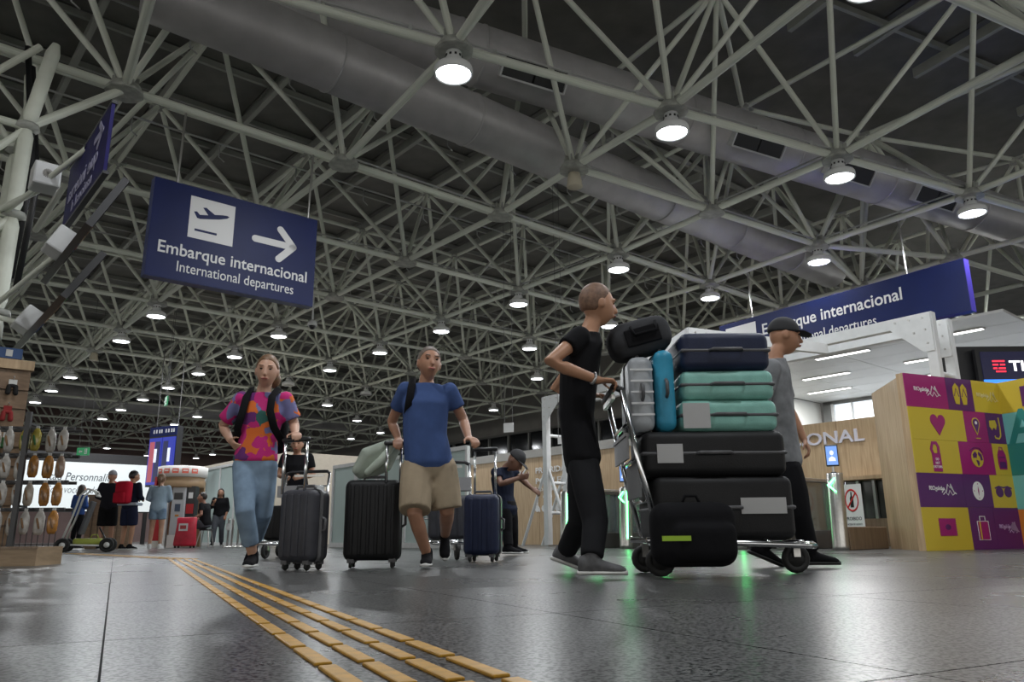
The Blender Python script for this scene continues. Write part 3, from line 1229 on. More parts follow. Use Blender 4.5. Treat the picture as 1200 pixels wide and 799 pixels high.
text('lettering', 'O ACESSO DE LIQUIDOS', DARK, (-0.012, 0.24, 0.41), 0.05, po, bold=0.004, width=0.48, rot=(0, 0, -math.pi / 2))

# ================================================================== PRINTED PARTITION (galleries of squares)
MAG = mat('print_magenta', (0.28, 0.006, 0.12), 0.4)
PUR = mat('print_purple', (0.085, 0.012, 0.105), 0.4)
YLW = mat('print_yellow', (0.50, 0.37, 0.03), 0.45)
TEA = mat('print_teal', (0.16, 0.46, 0.44), 0.4)
TEAD = mat('print_deep_teal', (0.02, 0.20, 0.18), 0.4)
ORG = mat('print_orange', (0.62, 0.20, 0.03), 0.4)
PW = mat('print_white', (0.70, 0.68, 0.66), 0.5)
q0, q1 = Vector((4.99, 9.60, 0)), Vector((6.67, 10.38, 0))
angP = math.atan2(q1.y - q0.y, q1.x - q0.x)
lenP, hP = (q1 - q0).length, 2.2
pw = thing('printed_partition', 'partition wall of magenta purple and yellow squares with travel symbols', 'partition', q0, angP)
box('core', OAK, (lenP / 2, 0.055, hP / 2), (lenP, 0.10, hP), pw)
rowz = [hP, 1.77, 1.36, 0.94, 0.52, 0.0]
panels = [
    (0, [(0, .44, MAG), (.44, .68, PUR), (.68, 1, YLW)]),
    (1, [(0, .55, YLW), (.55, .80, MAG), (.80, 1, PUR)]),
    (2, [(0, .42, YLW), (.42, .84, MAG), (.84, 1.0, YLW)]),
    (3, [(0, .40, PUR), (.40, .72, PUR), (.72, 1, YLW)]),
    (4, [(0, .45, YLW), (.45, .72, PUR), (.72, 1, PUR)])]
cx_ = {}
# column bounds as fractions of the wall length, row by row
bounds = [[0, .42, .70, 1], [0, .56, .80, 1], [0, .46, .82, 1], [0, .45, .74, 1], [0, .46, .72, 1]]
mats_ = [[MAG, PUR, YLW], [YLW, MAG, PUR], [YLW, MAG, YLW], [PUR, PUR, YLW], [YLW, PUR, PUR]]
cells_ = {}
for r_ in range(5):
    za, zb_ = rowz[r_], rowz[r_ + 1]
    for c_ in range(3):
        xa, xb = bounds[r_][c_] * lenP, bounds[r_][c_ + 1] * lenP
        o = box('print_square', mats_[r_][c_], ((xa + xb) / 2, -0.002, (za + zb_) / 2), (xb - xa - 0.002, 0.014, za - zb_ - 0.002), pw)
        cells_[(r_, c_)] = (o, (xa + xb) / 2, (za + zb_) / 2)


def deco(r_, c_, m, outl, name, dx=0, dz=0, depth=0.004):
    o, cx__, cz__ = cells_[(r_, c_)]
    return flat(name, m, outl, o, depth, Matrix.Translation((cx__ + dx, -0.0095, cz__ + dz)))


def logo(r_, c_, m, w):
    o, cx__, cz__ = cells_[(r_, c_)]
    text('lettering', 'RIOgaleão', m, (cx__ - w * 0.5, -0.0105, cz__ + 0.0), 0.075, o, bold=0.006, width=w * 0.6)
    wav = [(-.02 * w, -.03), (.08 * w, .02), (.16 * w, -.02), (.24 * w, .075), (.32 * w, .03), (.36 * w, .08), (.46 * w, -.02), (.56 * w, -.045)]
    wav2 = [(.02 * w, -.055), (.12 * w, -.02), (.22 * w, -.06), (.30 * w, .0), (.40 * w, -.06), (.52 * w, -.03)]
    flat('wave_mark', m, [stroke(wav, 0.011), stroke(wav2, 0.009)], o, 0.003, Matrix.Translation((cx__, -0.0105, cz__)))


PALE = mat('print_pale_yellow', (0.62, 0.55, 0.28), 0.5)
logo(0, 0, PW, 0.46)
logo(0, 2, PALE, 0.40)
logo(3, 0, PW, 0.46)
logo(4, 2, mat('print_lilac', (0.42, 0.28, 0.45), 0.5), 0.36)
sole = lambda x, s: [(x - .035 * s, -.13), (x + .04 * s, -.135), (x + .062 * s, -.02), (x + .055 * s, .10), (x + .0 * s, .15), (x - .06 * s, .09), (x - .062 * s, .0)]
fl_ = deco(0, 1, YLW, [sole(-.075, 1), sole(.075, -1)[::-1]], 'flip_flop_symbol')
for sx in (-1, 1):
    flat('strap_symbol', PUR, [stroke([(sx * .075 - .045, -.03), (sx * .075, .08), (sx * .075 + .045, -.03)], 0.014)], fl_, 0.002, Matrix.Translation((cells_[(0, 1)][1], -0.0135, cells_[(0, 1)][2])))
heart = [(0, -.145)] + [(.135 * math.cos(R(a)) * .52 + .07, .05 + .075 * math.sin(R(a))) for a in range(-30, 181, 21)] + [(-.07 + .07 * math.cos(R(a)), .05 + .075 * math.sin(R(a))) for a in range(20, 211, 21)]
deco(1, 0, MAG, [heart], 'heart_symbol')
pin = circ(0, .05, .075, n=18, a0=-30, a1=210) + [(0, -.11)]
pn = deco(1, 1, YLW, [pin], 'pin_symbol')
deco(1, 1, PUR, [circ(0, .05, .06, n=18, a0=-30, a1=210) + [(0, -.085)]], 'pin_symbol', depth=0.006)
deco(1, 1, PW, [circ(0, .055, .022)], 'pin_symbol', depth=0.008)
deco(1, 1, YLW, [circ(0.01, -.15, .05, .008)], 'pin_symbol')
deco(1, 2, YLW, [[(-.12, .10), (.0, .11), (.02, .04), (-.01, -.02), (-.05, .01), (-.09, -.03), (-.13, .02)], stroke([(.075, .15), (.08, .0), (.07, -.10), (.03, -.14), (-.04, -.13), (-.05, -.10)], .022)], 'mask_symbol', dx=0.0)
deco(2, 0, MAG, [stroke([(-.06, .03), (-.085, .09), (-.05, .17), (.02, .17), (.05, .12), (.045, .03)], .045), [(-.085, .04), (.075, .04), (.075, -.19), (-.085, -.19)]], 'door_tag_symbol', dx=-0.02)
o_, cx__, cz__ = cells_[(2, 0)]
for k, s_ in enumerate(('DO', 'NOT', 'DISTURB')):
    text('lettering', s_, PW, (cx__ - 0.02 - 0.012 * len(s_) - 0.004, -0.0145, cz__ - 0.05 - 0.048 * k), 0.045, o_, bold=0.006, width=0.021 * len(s_) + 0.012)
gl_ = deco(2, 1, YLW, [circ(0, 0, .115)], 'globe_symbol')
deco(2, 1, PUR, [[(-.09, .05), (-.03, .09), (.0, .05), (-.02, .0), (-.05, .01), (-.08, .0)], [(-.03, -.02), (.02, -.03), (.03, -.07), (.0, -.105), (-.02, -.06)], [(.03, .09), (.09, .05), (.10, -.02), (.06, -.03), (.05, .02), (.02, .05)], stroke([(-.13, .10), (-.05, .14), (.06, .135), (.12, .08)], .007)], 'globe_symbol', depth=0.006)
bpk = [(-.075, -.13), (.075, -.13), (.09, -.05), (.085, .06), (.05, .125), (-.05, .125), (-.085, .06), (-.09, -.05)]
deco(2, 2, MAG, [bpk, stroke([(-.03, .12), (-.03, .16), (.03, .16), (.03, .12)], .014)], 'backpack_symbol')
deco(2, 2, PUR, [[(-.065, -.11), (.065, -.11), (.06, -.03), (-.06, -.03)], stroke([(-.06, .03), (.06, .03)], .012)], 'backpack_symbol', depth=0.006)
deco(3, 1, PW, [circ(0, 0, .105, .12)], 'compass_symbol')
deco(3, 1, MAG, [[(-.012, 0), (0, .06), (.012, 0), (0, -.06)], circ(.08, 0, .008, n=8), circ(-.08, 0, .008, n=8), circ(0, .09, .008, n=8), circ(0, -.09, .008, n=8)], 'compass_symbol', depth=0.006)
deco(3, 2, PUR, [circ(-.085, -.01, .075, .065), circ(.085, -.01, .075, .065), stroke([(-.17, .04), (-.09, .065), (0, .05), (.09, .065), (.17, .04)], .018)], 'sunglasses_symbol')
stamp = []
for k in range(12):
    stamp.append((-.16 + .32 * k / 12, .11))
    stamp.append((-.16 + .32 * (k + .5) / 12, .098))
for k in range(8):
    stamp.append((.16, .11 - .22 * k / 8))
    stamp.append((.148, .11 - .22 * (k + .5) / 8))
for k in range(12):
    stamp.append((.16 - .32 * k / 12, -.11))
    stamp.append((.16 - .32 * (k + .5) / 12, -.098))
for k in range(8):
    stamp.append((-.16, -.11 + .22 * k / 8))
    stamp.append((-.148, -.11 + .22 * (k + .5) / 8))
deco(4, 0, MAG, [stamp], 'stamp_symbol', dz=0.02)
deco(4, 0, PUR, [circ(0, .0, .05, .035), [(-.02, -.02), (.05, -.02), (.03, .03)]], 'stamp_symbol', dz=0.02, depth=0.006)
deco(4, 1, PW, [stroke([(-.105, .09), (.105, .09), (.105, -.14), (-.105, -.14), (-.105, .09)], .007), stroke([(-.05, .10), (-.05, .15), (.05, .15), (.05, .10)], .010)], 'suitcase_symbol', depth=0.005)
deco(4, 1, MAG, [[(-.10, .085), (.10, .085), (.10, -.135), (-.10, -.135)]], 'suitcase_symbol', depth=0.003)
deco(4, 1, YLW, [[(-.07, .088), (-.05, .088), (-.05, -.138), (-.07, -.138)]], 'suitcase_symbol', depth=0.006)
# second leaf of the partition, turning towards the concourse
angQ = angP - math.pi / 2
pw2 = thing('printed_partition', 'side leaf of the printed partition with teal and orange fields', 'partition', q1, angQ)
lay = [(0, 2.4, 1.77, 2.2, YLW), (0.30, 0.62, 1.83, 2.1, PUR), (0, 2.4, 1.36, 1.77, TEA), (0, 2.4, 0.94, 1.36, TEAD), (0.42, 1.2, 0.94, 1.36, MAG), (0, 2.4, 0.5, 0.94, TEA), (0, 2.4, 0.0, 0.5, ORG)]
box('core', OAK, (1.2, 0.055, hP / 2), (2.4, 0.10, hP), pw2)
for k, (xa, xb, za, zb_, m_) in enumerate(lay):
    box('print_square', m_, ((xa + xb) / 2, -0.002 - (0.004 if k in (1, 4) else 0), (za + zb_) / 2), (xb - xa - 0.002, 0.014, zb_ - za - 0.002), pw2)
text('lettering', 'A', TEAD, (0.06, -0.0105, 1.37), 0.62, pw2, bold=0.02)
# wood return wall
q2 = Vector((5.26, 11.12, 0))
d_ = q2 - q0
wr_ = thing('wall_wood_return', 'pale oak return wall beside the printed partition', 'wall', q0, math.atan2(d_.y, d_.x), kind='structure')
box('wood_panel', OAK, (d_.length / 2 + 0.08, -0.06, 1.1), (d_.length - 0.16, 0.08, 2.2), wr_)

# ================================================================== LOW WHITE CEILING AND WALLS FAR RIGHT
SOF = mat('soffit', (0.52, 0.52, 0.50), 0.5, noise=0.06, nscale=0.7)
soff = thing('ceiling_lower', 'low pale ceiling with linear lights beyond the gates', 'ceiling', W(14.2, 5.4, 5.0), RZ, kind='structure')
for k in range(7):
    for j in range(4):
        box('ceiling_panel', SOF, (5.6 + k * 1.24, 1.13 + j * 2.25, 0.05), (1.22, 2.23, 0.06), soff)
TUBEL = mat('tube_light', (1, 1, 1), 0.4, emit=(1.0, 0.98, 0.94), estr=4.0)
ll = []
for sx, ty in ((6.2, 1.6), (6.2, 4.4), (8.7, 3.0), (8.7, 6.2), (11.2, 1.6), (11.2, 4.4), (11.2, 7.4), (6.2, 7.4)):
    p = soff.matrix_world @ Vector((0, 0, 0))
    loc = W(14.2 + sx, 5.4 + ty, 5.0)
    t = thing('linear_light', 'slim linear light set in the low pale ceiling', 'light', loc, RZ, 'linear lights of the low ceiling')
    box('diffuser', TUBEL, (0, 0, -0.005), (0.16, 1.5, 0.03), t)
    box('frame', WHITE, (0, 0, 0.005), (0.20, 1.56, 0.035), t)
    ld = LIGHTS.get('lin')
    if ld is None:
        ld = bpy.data.lights.new('linear_lamp', 'AREA')
        ld.shape = 'RECTANGLE'
        ld.size, ld.size_y, ld.energy = 0.16, 1.5, 150
        LIGHTS['lin'] = ld
    l = bpy.data.objects.new('linear_lamp', ld)
    COL.objects.link(l)
    l.parent = t
    l.location = (0, 0, -0.04)
wf = thing('wall_far_room', 'pale wall at the back of the low-ceilinged area', 'wall', W(14.2, 14.4), RZ, kind='structure')
box('wall_panel', mat('pale_wall', (0.50, 0.50, 0.47), 0.6), (10.8, 0.1, 2.5), (5.6, 0.15, 5.0), wf)
wn = thing('window_1', 'bright window with white mullions in the far room', 'window', W(27.75, 14.3), RZ, kind='structure')
SKYL = mat('daylight_pane', (0.7, 0.75, 0.8), 0.3, emit=(0.85, 0.92, 1.0), estr=0.75)
box('frame', mat('window_frame_grey', (0.16, 0.165, 0.16), 0.5), (0.1, -0.18, 2.5), (0.2, 0.36, 5.0), wn)
box('lintel', mat('window_frame_grey', (0.16, 0.165, 0.16), 0.5), (0.1, -4, 4.95), (0.2, 8, 0.12), wn)
for k in range(5):
    box('pane', SKYL, (0.12, -0.36 - 0.85 - 1.7 * k, 3.28), (0.03, 1.62, 3.26), wn)
    box('mullion', WHITE, (0.05, -0.36 - 1.7 * k, 3.28), (0.12, 0.10, 3.26), wn)
    box('mullion', WHITE, (0.05, -0.36 - 0.75 - 1.7 * k, 3.28), (0.10, 0.05, 3.26), wn)
box('parapet', GREYW, (0.1, -4.3, 0.8), (0.2, 8, 1.65), wn)

# ================================================================== BLACK SCREEN WALL ON THE RIGHT
bw = thing('wall_screen', 'black wall carrying the advertising screen', 'wall', Vector((9.3, 16.4, 0)), 0.0, kind='structure')
BLK = mat('black_wall', (0.008, 0.008, 0.009), 0.4)
box('wall_panel', BLK, (4.2, 0.3, 2.1), (8.0, 0.3, 4.2), bw)
ad = thing('advertising_screen', 'lit advertising screen with white TIM lettering and blue sky', 'screen', Vector((10.2, 16.35, 0)))
box('bezel', BLK, (2.6, 0.06, 2.45), (5.3, 0.1, 3.3), ad)
box('display', mat('screen_dark', (0.004, 0.004, 0.01), 0.25, emit=(0.010, 0.010, 0.03), estr=1.0), (2.6, 0.0, 3.72), (5.1, 0.03, 0.62), ad)
box('display', mat('screen_sky', (0.01, 0.05, 0.3), 0.25, emit=(0.04, 0.22, 0.85), estr=1.6), (2.6, 0.0, 2.2), (5.1, 0.03, 2.42), ad)
TIMW = mat('screen_white', (1, 1, 1), 0.5, emit=(1, 1, 1), estr=1.6)
TIMR = mat('screen_red', (0.8, 0.02, 0.04), 0.5, emit=(1.0, 0.03, 0.06), estr=1.3)
text('lettering', 'TIM', TIMW, (0.64, -0.02, 3.60), 0.32, ad, bold=0.02, width=0.62)
flat('bars_mark', TIMR, [[(0.28, 3.80), (0.55, 3.80), (0.55, 3.835), (0.28, 3.835)], [(0.28, 3.72), (0.40, 3.72), (0.40, 3.755), (0.28, 3.755)], [(0.44, 3.72), (0.55, 3.72), (0.55, 3.755), (0.44, 3.755)],
                         [(0.28, 3.64), (0.37, 3.64), (0.37, 3.675), (0.28, 3.675)], [(0.40, 3.64), (0.55, 3.64), (0.55, 3.675), (0.40, 3.675)], [(0.33, 3.57), (0.55, 3.57), (0.55, 3.605), (0.33, 3.605)]], ad, 0.004, Matrix.Translation((0, -0.018, 0)))
flat('statue_mark', BLK, [[(0.60, 3.24), (0.63, 3.24), (0.63, 3.34), (0.68, 3.345), (0.63, 3.355), (0.615, 3.39), (0.60, 3.355), (0.55, 3.345), (0.60, 3.34)]], ad, 0.004, Matrix.Translation((0, -0.018, 0)))

# ================================================================== GLASS PARTITIONS
FROST = mat('frosted_glass', (0.42, 0.53, 0.51), 0.35, noise=0.04, nscale=0.8)


def glass_wall(name, lab, s, t0, t1, h_, n, door=None):
    L = t1 - t0
    g = thing(name, lab, 'partition', W(s, t0), RZ)
    w = L / n
    for k in range(n):
        inset = 0.0
        if door is not None and k in door:
            inset = 0.05
            for dt in (0.09, w - 0.09):
                box('door_frame', WHITE, (-0.02, k * w + dt, h_ / 2 - 0.05), (0.08, 0.08, h_ - 0.25), g)
            box('door_frame', WHITE, (-0.02, k * w + w / 2, h_ - 0.2), (0.08, w - 0.1, 0.08), g)
        box('pane', FROST, (0.01, k * w + w / 2, h_ / 2), (0.02, w - 0.05 - 2 * inset, h_ - 0.1), g)
    for k in range(n + 1):
        box('mullion', WHITE, (0, k * w, h_ / 2), (0.07, 0.07, h_), g)
    box('top_rail', WHITE, (0, L / 2, h_ - 0.03), (0.09, L, 0.08), g)
    box('bottom_rail', WHITE, (0, L / 2, 0.05), (0.09, L, 0.10), g)
    return g


glass_wall('glass_partition', 'frosted glass partition with a white framed door behind the large black suitcase', 9.0, 11.9, 17.3, 1.92, 5, door=(3,))
glass_wall('glass_partition', 'tall frosted glass partition behind the person on the stool', 9.0, 21.0, 29.0, 2.48, 6)
bx = thing('wall_booth', 'beige booth wall beyond the frosted partition', 'wall', W(10.0, 23.0), RZ, kind='structure')
box('wall_panel', mat('beige', (0.42, 0.37, 0.30), 0.7, noise=0.05), (1.5, 4.5, 1.42), (3.0, 9, 2.84), bx)
# ================================================================== PEOPLE
def loft(bm, secs, n=14):
    """closed surface through sections (centre, lateral vector, front vector); the vectors carry the radii"""
    rings = []
    for c, x, y in secs:
        rings.append([bm.verts.new(c + x * math.cos(2 * math.pi * k / n) + y * math.sin(2 * math.pi * k / n)) for k in range(n)])
    for a, b in zip(rings, rings[1:]):
        for k in range(n):
            bm.faces.new((a[k], a[(k + 1) % n], b[(k + 1) % n], b[k]))
    for rg, c, sgn in ((rings[0], secs[0][0], -1), (rings[-1], secs[-1][0], 1)):
        bm.faces.new(rg if sgn > 0 else rg[::-1])
    return bm


def limb(bm, pts, rs, n=12):
    """tapered round limb with rounded ends"""
    pts = [Vector(p) for p in pts]
    P, Q = [], []
    d0 = (pts[0] - pts[1]).normalized()
    d1 = (pts[-1] - pts[-2]).normalized()
    P += [pts[0] + d0 * rs[0] * 0.85, pts[0] + d0 * rs[0] * 0.5]
    Q += [rs[0] * 0.45, rs[0] * 0.85]
    P += pts
    Q += list(rs)
    P += [pts[-1] + d1 * rs[-1] * 0.5, pts[-1] + d1 * rs[-1] * 0.85]
    Q += [rs[-1] * 0.85, rs[-1] * 0.45]
    return bm_tube(bm, P, Q, n)


def cuff(bm, pts, rs, n=14):
    """like limb, but cut off square at the hem"""
    pts = [Vector(p) for p in pts]
    d0 = (pts[0] - pts[1]).normalized()
    P = [pts[0] + d0 * rs[0] * 0.8, pts[0] + d0 * rs[0] * 0.45] + pts
    return bm_tube(bm, P, [rs[0] * 0.45, rs[0] * 0.85] + list(rs), n)


def ball(bm, c, r, rot=None):
    mtx = Matrix.Translation(Vector(c)) @ (rot.to_4x4() if rot is not None else Matrix()) @ Matrix.Diagonal((r[0], r[1], r[2], 1))
    bmesh.ops.create_uvsphere(bm, u_segments=16, v_segments=12, radius=1, matrix=mtx)
    return bm


def fuse(name, bm, m, parent, voxel=0.010, smooth=4):
    """weld overlapping volumes into one continuous skin"""
    bmesh.ops.recalc_face_normals(bm, faces=bm.faces)
    me = bpy.data.meshes.new(name)
    bm.to_mesh(me)
    bm.free()
    o = bpy.data.objects.new(name, me)
    COL.objects.link(o)
    r = o.modifiers.new('r', 'REMESH')
    r.mode = 'VOXEL'
    r.voxel_size = voxel
    s_ = o.modifiers.new('s', 'SMOOTH')
    s_.iterations = smooth
    s_.factor = 0.5
    dg = bpy.context.evaluated_depsgraph_get()
    me2 = bpy.data.meshes.new_from_object(o.evaluated_get(dg))
    bpy.data.objects.remove(o)
    bpy.data.meshes.remove(me)
    return obj(name, me2, m, parent, True)


def basis(fwd, up):
    """rotation with local x = right of the face, y = forward, z = up"""
    f = fwd.normalized()
    z = (up - f * up.dot(f)).normalized()
    x = f.cross(z)
    return Matrix((x, f, z)).transposed()


def head_bm(bm, c, rot, k=1.0):
    base = len(bm.verts)
    g = bmesh.ops.create_uvsphere(bm, u_segments=24, v_segments=18, radius=1)
    for v in g['verts']:
        x, y, z = v.co
        w = 0.074
        d = 0.094
        hh = 0.116
        if z < 0:
            w *= 1 - 0.38 * (-z) ** 1.3
            d *= 1 - 0.22 * (-z) ** 1.5
            yy = y + (0.22 * (-z) if y > 0 else -0.10 * z)
        else:
            yy = y * (1 - 0.05 * z)
        if y > 0.55 and abs(x) < 0.8 and 0.02 < z < 0.28:      # eye sockets
            yy -= 0.045
        p = Vector((x * w, yy * d, z * hh)) * k
        v.co = Vector(c) + rot @ p
    limb(bm, [Vector(c) + rot @ (Vector((0, 0.088, 0.022)) * k), Vector(c) + rot @ (Vector((0, 0.108, -0.022)) * k)], [0.009 * k, 0.014 * k], 8)
    for sx in (-1, 1):
        ball(bm, Vector(c) + rot @ (Vector((sx * 0.076, -0.005, 0.0)) * k), (0.010 * k, 0.020 * k, 0.032 * k), rot)
        ball(bm, Vector(c) + rot @ (Vector((sx * 0.032, 0.083, 0.034)) * k), (0.024 * k, 0.010 * k, 0.008 * k), rot)
    ball(bm, Vector(c) + rot @ (Vector((0, 0.088, -0.052)) * k), (0.026 * k, 0.012 * k, 0.012 * k), rot)
    return bm


def hand_bm(bm, wr, d, palm_n, thumb_side, k=1.0, curl=0.6):
    """palm with four fingers and a thumb; d = hand direction, palm_n = palm facing, thumb_side = towards the thumb"""
    d = d.normalized()
    n = (palm_n - d * palm_n.dot(d)).normalized()
    s_ = (thumb_side - d * thumb_side.dot(d) - n * thumb_side.dot(n)).normalized()
    loft(bm, [(wr - d * 0.015, s_ * 0.024 * k, n * 0.018 * k), (wr + d * 0.03 * k, s_ * 0.036 * k, n * 0.017 * k), (wr + d * 0.075 * k, s_ * 0.042 * k, n * 0.015 * k), (wr + d * 0.09 * k, s_ * 0.038 * k, n * 0.011 * k)], 12)
    for q, (off, ln) in enumerate(((0.031, 0.068), (0.0105, 0.078), (-0.0105, 0.072), (-0.031, 0.056))):
        b = wr + d * (0.083 * k) + s_ * off * k
        d1 = (d * math.cos(curl * 0.7) + n * math.sin(curl * 0.7))
        d2 = (d * math.cos(curl * 1.9) + n * math.sin(curl * 1.9))
        p1 = b + d1 * ln * 0.52 * k
        p2 = p1 + d2 * ln * 0.5 * k
        limb(bm, [b, p1, p2], [0.0095 * k, 0.0088 * k, 0.0072 * k], 8)
    tb_ = wr + d * 0.028 * k + s_ * 0.03 * k
    t1 = tb_ + (d * 0.6 + s_ * 0.75 + n * 0.35).normalized() * 0.042 * k
    t2 = t1 + (d * 0.85 + s_ * 0.15 + n * 0.6).normalized() * 0.032 * k
    limb(bm, [tb_, t1, t2], [0.013 * k, 0.010 * k, 0.008 * k], 8)
    return bm


def shoe_obj(name, m, sole_m, ankle, fwd, parent, k=1.0, pitch=0.0):
    f = Vector((fwd.x, fwd.y, 0)).normalized()
    f = (f * math.cos(pitch) + Vector((0, 0, 1)) * math.sin(pitch)).normalized()
    x = Vector((f.y, -f.x, 0)).normalized()
    u = x.cross(f)
    if u.z < 0:
        u = -u
    o = ankle - u * 0.075 * k
    bm = bmesh.new()
    S = []
    for a, w, h_ in ((-0.075, 0.024, 0.030), (-0.065, 0.033, 0.048), (-0.03, 0.037, 0.055), (0.02, 0.037, 0.050), (0.07, 0.041, 0.036), (0.12, 0.045, 0.028), (0.16, 0.040, 0.023), (0.185, 0.022, 0.015)):
        S.append((o + f * a * k + u * (h_ * k), x * w * k, u * h_ * k))
    loft(bm, S, 14)
    limb(bm, [ankle - u * 0.03 * k, ankle + u * 0.02 * k], [0.044 * k, 0.042 * k], 12)
    up = fuse(name, bm, m, parent, 0.007, 3)
    sb_ = bmesh.new()
    S = []
    for a, w in ((-0.08, 0.026), (-0.06, 0.036), (0.0, 0.040), (0.08, 0.046), (0.14, 0.046), (0.18, 0.032), (0.194, 0.016)):
        S.append((o + f * a * k + u * 0.008 * k, x * w * k, u * 0.013 * k))
    loft(sb_, S, 12)
    obj('sole', sb_, sole_m, up, True)
    return up


SOLEW = mat('sole_white', (0.62, 0.62, 0.60), 0.6)
SKINS = {}


def skin(c):
    key = 'skin_%d' % int(c[0] * 1000)
    return mat(key, c, 0.5, noise=0.08, nscale=14)


def person(label, J, spec, group=None):
    """J: joints in world space (a = one side, b = the other), spec: build and clothing"""
    base = J['base']
    P = thing('person', label, 'person', base, 0, group)
    L = {k: (v - base if isinstance(v, Vector) and k not in ('face', 'up', 'fa', 'fb', 'ha', 'hb', 'na', 'nb', 'ta', 'tb') else v) for k, v in J.items()}
    k = spec.get('k', 1.0)
    vox = spec.get('voxel', 0.0085)
    detail = vox < 0.012
    lat_s = (L['shb'] - L['sha'])
    lat_h = (L['hipb'] - L['hipa'])
    ls, lh = lat_s.normalized(), lat_h.normalized()
    spine = (L['neck'] - L['pelvis']).normalized()
    fr_s = spine.cross(ls).normalized()
    if fr_s.dot(J['face']) < 0:
        fr_s = -fr_s
    fr_h = spine.cross(lh).normalized()
    if fr_h.dot(fr_s) < 0:
        fr_h = -fr_h
    shw = lat_s.length / 2
    hw = lat_h.length / 2
    g = spec.get('girth', 1.0)
    chest = L.get('chest', L['pelvis'].lerp(L['neck'], 0.68))
    waist = L.get('waist', L['pelvis'].lerp(chest, 0.52))
    shl = (L['sha'] + L['shb']) / 2

    def torso(e, low=-0.10, bell=1.0):
        return [(L['pelvis'] + spine * low * k, lh * (hw * 1.15 + .03 + e), fr_h * (0.085 * g * k + e)),
                (L['pelvis'] + spine * 0.0, lh * (hw * 1.28 + 0.055 + e), fr_h * (0.108 * g * k + e)),
                (waist, (lh + ls).normalized() * (hw * 1.05 + 0.048 * g + e), (fr_h + fr_s).normalized() * (0.098 * g * k * bell + e)),
                (chest, ls * (shw * 0.86 + 0.02 + e), fr_s * (0.112 * g * k + e)),
                (shl - spine * 0.03 * k, ls * (shw * 0.98 + e), fr_s * (0.082 * k + e)),
                (shl + spine * 0.035 * k, ls * (shw * 0.62 + e), fr_s * (0.062 * k + e)),
                (shl.lerp(L['neck'], 0.72), ls * (0.062 * k + e), fr_s * (0.058 * k + e))]
    # ---- body, one skin
    bm = bmesh.new()
    loft(bm, torso(0), 18)
    rot = basis(J['face'], J.get('up', Vector((0, 0, 1))))
    hk = spec.get('head', 1.13) * k
    hc = L['head']
    limb(bm, [shl.lerp(L['neck'], 0.4), L['neck'].lerp(hc, 0.15), hc - rot @ Vector((0, 0.01, 0.05)) * hk], [0.062 * k, 0.055 * k, 0.054 * k])
    head_bm(bm, hc, rot, hk)
    for s_ in 'ab':
        sh, el, wr = L['sh' + s_], L['el' + s_], L['wr' + s_]
        limb(bm, [sh, sh.lerp(el, 0.4), el, el.lerp(wr, 0.3), wr], [0.048 * k, 0.045 * k, 0.039 * k, 0.040 * k, 0.027 * k])
        hd = J.get('h' + s_, (wr - el))
        hand_bm(bm, wr, hd, J.get('n' + s_, -fr_s), J.get('t' + s_, fr_s + Vector((0, 0, .3))), k * 1.02, spec.get('curl', 0.7))
        hp, kn, an = L['hip' + s_], L['kn' + s_], L['an' + s_]
        limb(bm, [hp, hp.lerp(kn, 0.4), kn, kn.lerp(an, 0.3), an], [0.088 * k * g, 0.078 * k * g, 0.054 * k, 0.054 * k, 0.036 * k])
    fuse('body', bm, skin(spec['skin']), P, vox, 3)
    # ---- face
    if detail:
        for sx in (-1, 1):
            eb = ball(bmesh.new(), hc + rot @ (Vector((sx * 0.031, 0.0835, 0.016)) * hk), (0.010 * hk, 0.005 * hk, 0.005 * hk), rot)
            obj('eye', eb, mat('eye_dark', (0.02, 0.015, 0.012), 0.2), P, True)
            bb_ = ball(bmesh.new(), hc + rot @ (Vector((sx * 0.032, 0.0895, 0.040)) * hk), (0.020 * hk, 0.006 * hk, 0.003 * hk), rot)
            obj('eyebrow', bb_, spec['hair_m'], P, True)
        mb = ball(bmesh.new(), hc + rot @ (Vector((0, 0.100, -0.052)) * hk), (0.024 * hk, 0.006 * hk, 0.006 * hk), rot)
        obj('mouth', mb, mat('lips', (0.36, 0.11, 0.09), 0.5), P, True)
    # ---- hair / cap
    hs = spec.get('hair', 'short')
    hb_ = bmesh.new()
    if hs in ('short', 'long', 'pony', 'bun'):
        gsp = bmesh.ops.create_uvsphere(hb_, u_segments=22, v_segments=16, radius=1)
        for v in gsp['verts']:
            x, y, z = v.co
            q = Vector((x * 0.082, y * 0.098 - 0.016, z * 0.108 + 0.024))
            if y > 0.1 and z < 0.55:
                q.y = min(q.y, 0.052 - 0.07 * max(0, 0.5 - z))
            if z < -0.3 and hs == 'short':
                q.z = max(q.z, -0.045)
            v.co = hc + rot @ (q * hk)
        if hs == 'long':
            loft(hb_, [(hc + rot @ (Vector((0, -0.03, 0.02)) * hk), rot @ Vector((0.088, 0, 0)) * hk, rot @ Vector((0, 0.07, 0)) * hk),
                       (hc + rot @ (Vector((0, -0.05, -0.10)) * hk), rot @ Vector((0.098, 0, 0)) * hk, rot @ Vector((0, 0.055, 0)) * hk),
                       (hc + rot @ (Vector((0, -0.06, -0.20)) * hk), rot @ Vector((0.085, 0, 0)) * hk, rot @ Vector((0, 0.04, 0)) * hk)], 14)
        if hs == 'pony':
            limb(hb_, [hc + rot @ (Vector((0, -0.10, 0.03)) * hk), hc + rot @ (Vector((0, -0.145, -0.03)) * hk), hc + rot @ (Vector((0.0, -0.13, -0.17)) * hk)], [0.03 * hk, 0.038 * hk, 0.016 * hk])
        if hs == 'bun':
            ball(hb_, hc + rot @ (Vector((-0.045, -0.09, -0.045)) * hk), (0.045 * hk, 0.045 * hk, 0.06 * hk), rot)
